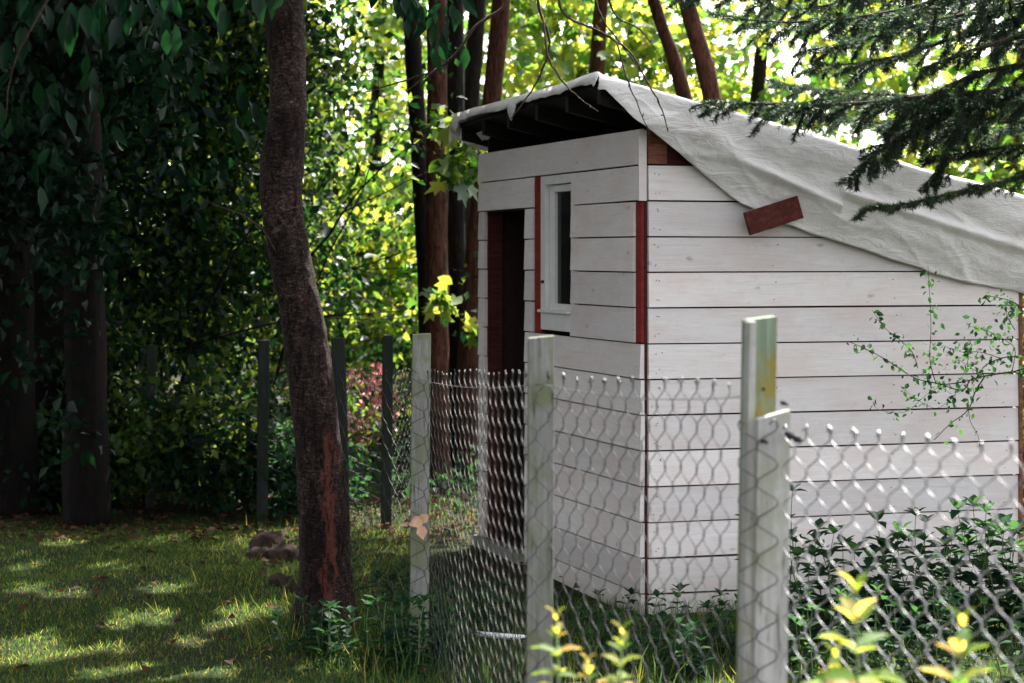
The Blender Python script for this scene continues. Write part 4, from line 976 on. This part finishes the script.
# nettles and brambles under the gable
grp = 'dark nettle patches growing under the gable wall'
pts = [(800, 9.2, .62, 5, 'nettles with tallest spire just right of the white fence board'), (836, 9.1, .46, 7, 'nettles second right of the white fence board'), (870, 9.2, .44, 7, 'nettles below the middle planks'), (905, 9.1, .48, 7, 'nettles with broad drooping leaves'),
       (940, 9.3, .55, 8, 'tall nettles with pointed tops left of the shed end'), (975, 9.2, .50, 8, 'nettles close to the right end of the wall'), (1010, 9.1, .55, 9, 'nettles at the corner of the wall'), (1050, 9.0, .6, 8, 'nettles at the right edge')]
for px, Y, h, n, lab in pts:
    p = post_xy(px, Y); weed('nettle_patch', lab, grp, p, h, n, .09, random.uniform(.10, .15), 'leaf_weed', 6, ratio=.62)
grp = 'low weeds in the shade between the fence and shed'
k = 0
for (px, Y, h, n, lab) in ((705, 9.0, .22, 6, 'low weeds at the foot of the gable left part'), (740, 8.9, .25, 7, 'low weeds seen behind the white fence board'), (780, 8.7, .3, 8, 'weeds under the tall nettle spire'), (830, 8.3, .32, 10, 'bushy weeds in the lower right shade'), (890, 8.2, .34, 10, 'bushy weeds below the middle of the mesh'), (950, 8.3, .36, 10, 'bushy weeds near the right yellow plant'), (1010, 8.1, .36, 10, 'bushy weeds at the lower right edge'),
                           (340, 8.9, .2, 8, 'leafy weeds against the cherry trunk foot'), (418, 8.45, .3, 10, 'leafy weeds hiding the foot of the far grey post'), (385, 9.9, .24, 9, 'weeds beyond the cherry trunk by the mesh'), (455, 9.3, .2, 9, 'weeds between the far post and the doorway'),
                           (400, 8.9, .26, 9, 'leafy weeds beside the far grey post'), (440, 8.6, .2, 8, 'leafy weeds before the metal stake'), (370, 8.6, .26, 9, 'leafy weeds right of the cherry trunk foot'), (490, 9.5, .2, 7, 'short weeds behind the metal stake'), (600, 9.0, .14, 7, 'short weeds at the shed corner'), (650, 8.7, .16, 8, 'short weeds before the shed corner'), (560, 9.7, .14, 6, 'short weeds under the door side wall'), (690, 8.4, .2, 8, 'weeds low behind the mesh centre')):
    weed('low_weeds', lab, grp, post_xy(px, Y), h, n, .13, .085, 'leaf_weed', 5, ratio=.6)
# sunlit young plants in the foreground, out of focus
def young(px, py, Y, leaf, label, tiers, lean=(0, 0, 1)):
    tip = at(px, py, Y); ln = Vector(lean).normalized(); h = tip.z/ln.z; b = tip-ln*h
    root = thing('young_plant', (b.x, b.y, 0), label, 'plant', 'sunlit yellow-leaved young plants in front of the fence')
    mb = MB(); mb.tube([b, b+ln*h*.5+Vector((.01, 0, 0)), tip], [.006, .005, .002], 6); mb.build('stem', M['petiole'], root, True)
    P, D, N = [], [], []; a = random.uniform(-.3, .3)
    for k in range(tiers+2):
        q = tip-ln*(.006+.040*k*leaf/.085); sz = leaf*min(.85, .36+.17*k)*random.uniform(.9, 1.1); a += math.pi/2+random.gauss(0, .2)
        for s in range(4):
            an = a+s*math.pi/2; d = Vector((math.cos(an), math.sin(an)*.8, max(-.15, 1.15-.38*k)+random.gauss(0, .1))).normalized()
            P.append(tuple(q+Vector((0, 0, .010*(s % 2))))); D.append(tuple(d*sz*(1 if s % 2 else .78))); N.append((-d.x*.6+random.gauss(0, .2), -d.y*.6-.3, 1))
    D = np.array(D); SZ = np.linalg.norm(D, axis=1)
    leaf_obj('leaves', [leaf_arrays(np.array(P), SZ, .50, D, tmpl=T_LEAF, N=np.array(N), sv=.15)], M['leaf_young'], root)
young(856, 590, 4.3, .125, 'yellow-green young plant with spread leaves right of the white board', 5, (.0, 0, 1))
young(962, 624, 4.2, .125, 'yellow young plant nearest the right corner', 4, (.05, 0, 1))
young(556, 618, 4.9, .085, 'small orange-tipped young plant before the grey board post', 5, (-.02, 0, 1))
young(622, 632, 4.8, .075, 'small young plant with orange tip left of the white board', 4, (.06, 0, 1))
young(588, 662, 4.8, .07, 'lowest small yellow young plant between the two orange-tipped ones', 3, (0, 0, 1))
young(835, 655, 4.4, .085, 'low yellow young plant left of the spread-leaved one', 3, (0, 0, 1))

# ------------------------------------------------------------------ grass, litter
def blades(n, xr, yr, h, wd, mask=None, lean=.5):
    x = rng.uniform(*xr, n); y = rng.uniform(*yr, n)
    if mask is not None: k = mask(x, y); x, y = x[k], y[k]
    n = len(x); z = np.array([gz(a, b) for a, b in zip(x, y)]); P = np.stack([x, y, z-.004], 1)
    D = np.stack([rng.normal(0, lean, n), rng.normal(0, lean, n), np.ones(n)], 1)
    N = np.stack([rng.normal(0, 1, n), rng.normal(0, 1, n), np.zeros(n)], 1)
    T_B = (np.array([(0,-.5,0), (0,.5,0), (.55,-.4,.02), (.55,.4,.02), (1,0,.22)]), [(0,1,3,2), (2,3,4)])
    return leaf_arrays(P, h, wd, D, tmpl=T_B, N=N, sv=.5)
def lawn_mask(x, y):
    px = CXP+F*x/y; edge = 13.2+.4*np.sin(x*2.1)
    pat = np.array([mnoise.noise(Vector((a*1.3, b*1.3, 11))) for a, b in zip(x, y)])
    return (y < edge) & (px < 420) & (rng.random(len(x)) < np.clip(.9-1.2*pat, .4, 1))
o = leaf_obj('lawn_grass', [blades(150000, (-3.6, -.2), (7.8, 13.6),   .024, .11, lawn_mask)], M['grass'], None, 'stuff'); tag(o, 'short mown grass of the dappled lawn', 'grass')
sh = lambda x, y: ((x-C0.x)*U.x+(y-C0.y)*U.y < -.03) | ((x-C0.x)*V_.x+(y-C0.y)*V_.y < -.03)
o = leaf_obj('long_grass', [blades(15000, (-.75, 2.6), (7.9, 10.2), .070, .035, sh, .5), blades(500, (-1.1, -.5), (8.9, 9.8), .11, .025, None, .5), blades(300, (-.7, 0.6), (7.9, 8.8), .15, .03, None, .3), blades(3000, (-1.6, -.2), (9.8, 14), .07, .03, None, .5)], M['grass'], None, 'stuff'); tag(o, 'uncut long grass along the fence and shed', 'grass')
n = 5200; x = rng.uniform(-3.6, .4, n); y = rng.uniform(8, 15, n); k = (rng.random(n) < np.where(y > 12.2, 1, .07)); x, y = x[k], y[k]
P = np.stack([x, y, np.array([gz(a, b) for a, b in zip(x, y)])+.012+.02*rng.random(len(x))], 1)
D = np.stack([rng.normal(0, 1, len(x)), rng.normal(0, 1, len(x)), rng.normal(0, .15, len(x))], 1)
o = leaf_obj('leaf_litter', [leaf_arrays(P, .055, .6, D, tmpl=T_SIMPLE, flat=2)], M['litter'], None, 'stuff'); tag(o, 'brown fallen leaves scattered at the back of the lawn', 'leaf litter')
n = 9000; x = rng.uniform(-4.2, 3.4, n); y = rng.uniform(13.4, 18.5, n); z = np.abs(rng.normal(0, .16, n))
P = np.stack([x, y, z], 1); k = rng.random(n) < (.3+.7*(np.sin(x*5)*np.cos(y*3) > 0)); P = P[k]
o = leaf_obj('ground_cover', [leaf_arrays(P, .06, .65)], M['leaf_weed'], None, 'stuff'); tag(o, 'low ivy and weeds covering the ground below the shrubs', 'ground cover')

# ------------------------------------------------------------------ light, sky, camera
sun = bpy.data.lights.new('sun', 'SUN'); sun.energy = 26; sun.angle = R(.5); sun.color = (1, .95, .86)
so = bpy.data.objects.new('sun', sun); COL.objects.link(so); so.rotation_euler = S.to_track_quat('Z', 'Y').to_euler(); so.location = (5, 20, 20)
W = bpy.data.worlds.new('World'); scn.world = W; W.use_nodes = True; nt = W.node_tree
bg = nt.nodes['Background']; sky = nt.nodes.new('ShaderNodeTexSky'); sky.sky_type = 'NISHITA'; sky.sun_disc = False
sky.sun_elevation = EL; sky.sun_rotation = AZ; sky.dust_density = 2.0; sky.air_density = 1.0
hs = nt.nodes.new('ShaderNodeHueSaturation'); hs.inputs['Saturation'].default_value = .25; nt.links.new(sky.outputs[0], hs.inputs['Color'])
warm = mixc(nt, 1.0, hs.outputs[0], (1.0, .972, .950), 'MULTIPLY'); nt.links.new(warm, bg.inputs[0]); bg.inputs[1].default_value = .72
cam = bpy.data.cameras.new('camera'); co = bpy.data.objects.new('camera', cam); COL.objects.link(co); scn.camera = co
co.location = (0, 0, EYE); co.rotation_euler = (R(90), 0, 0)
cam.sensor_width = 36; cam.lens = F/1024*36; cam.clip_end = 3000
cam.shift_y = (HY-341.5)/1024
cam.dof.use_dof = True; cam.dof.focus_distance = 9.7; cam.dof.aperture_fstop = 3.6
scn.view_settings.view_transform = 'Standard'; scn.view_settings.look = 'None'; scn.view_settings.exposure = 0
scn.cycles.max_bounces = 6; scn.cycles.diffuse_bounces = 2; scn.cycles.transmission_bounces = 6
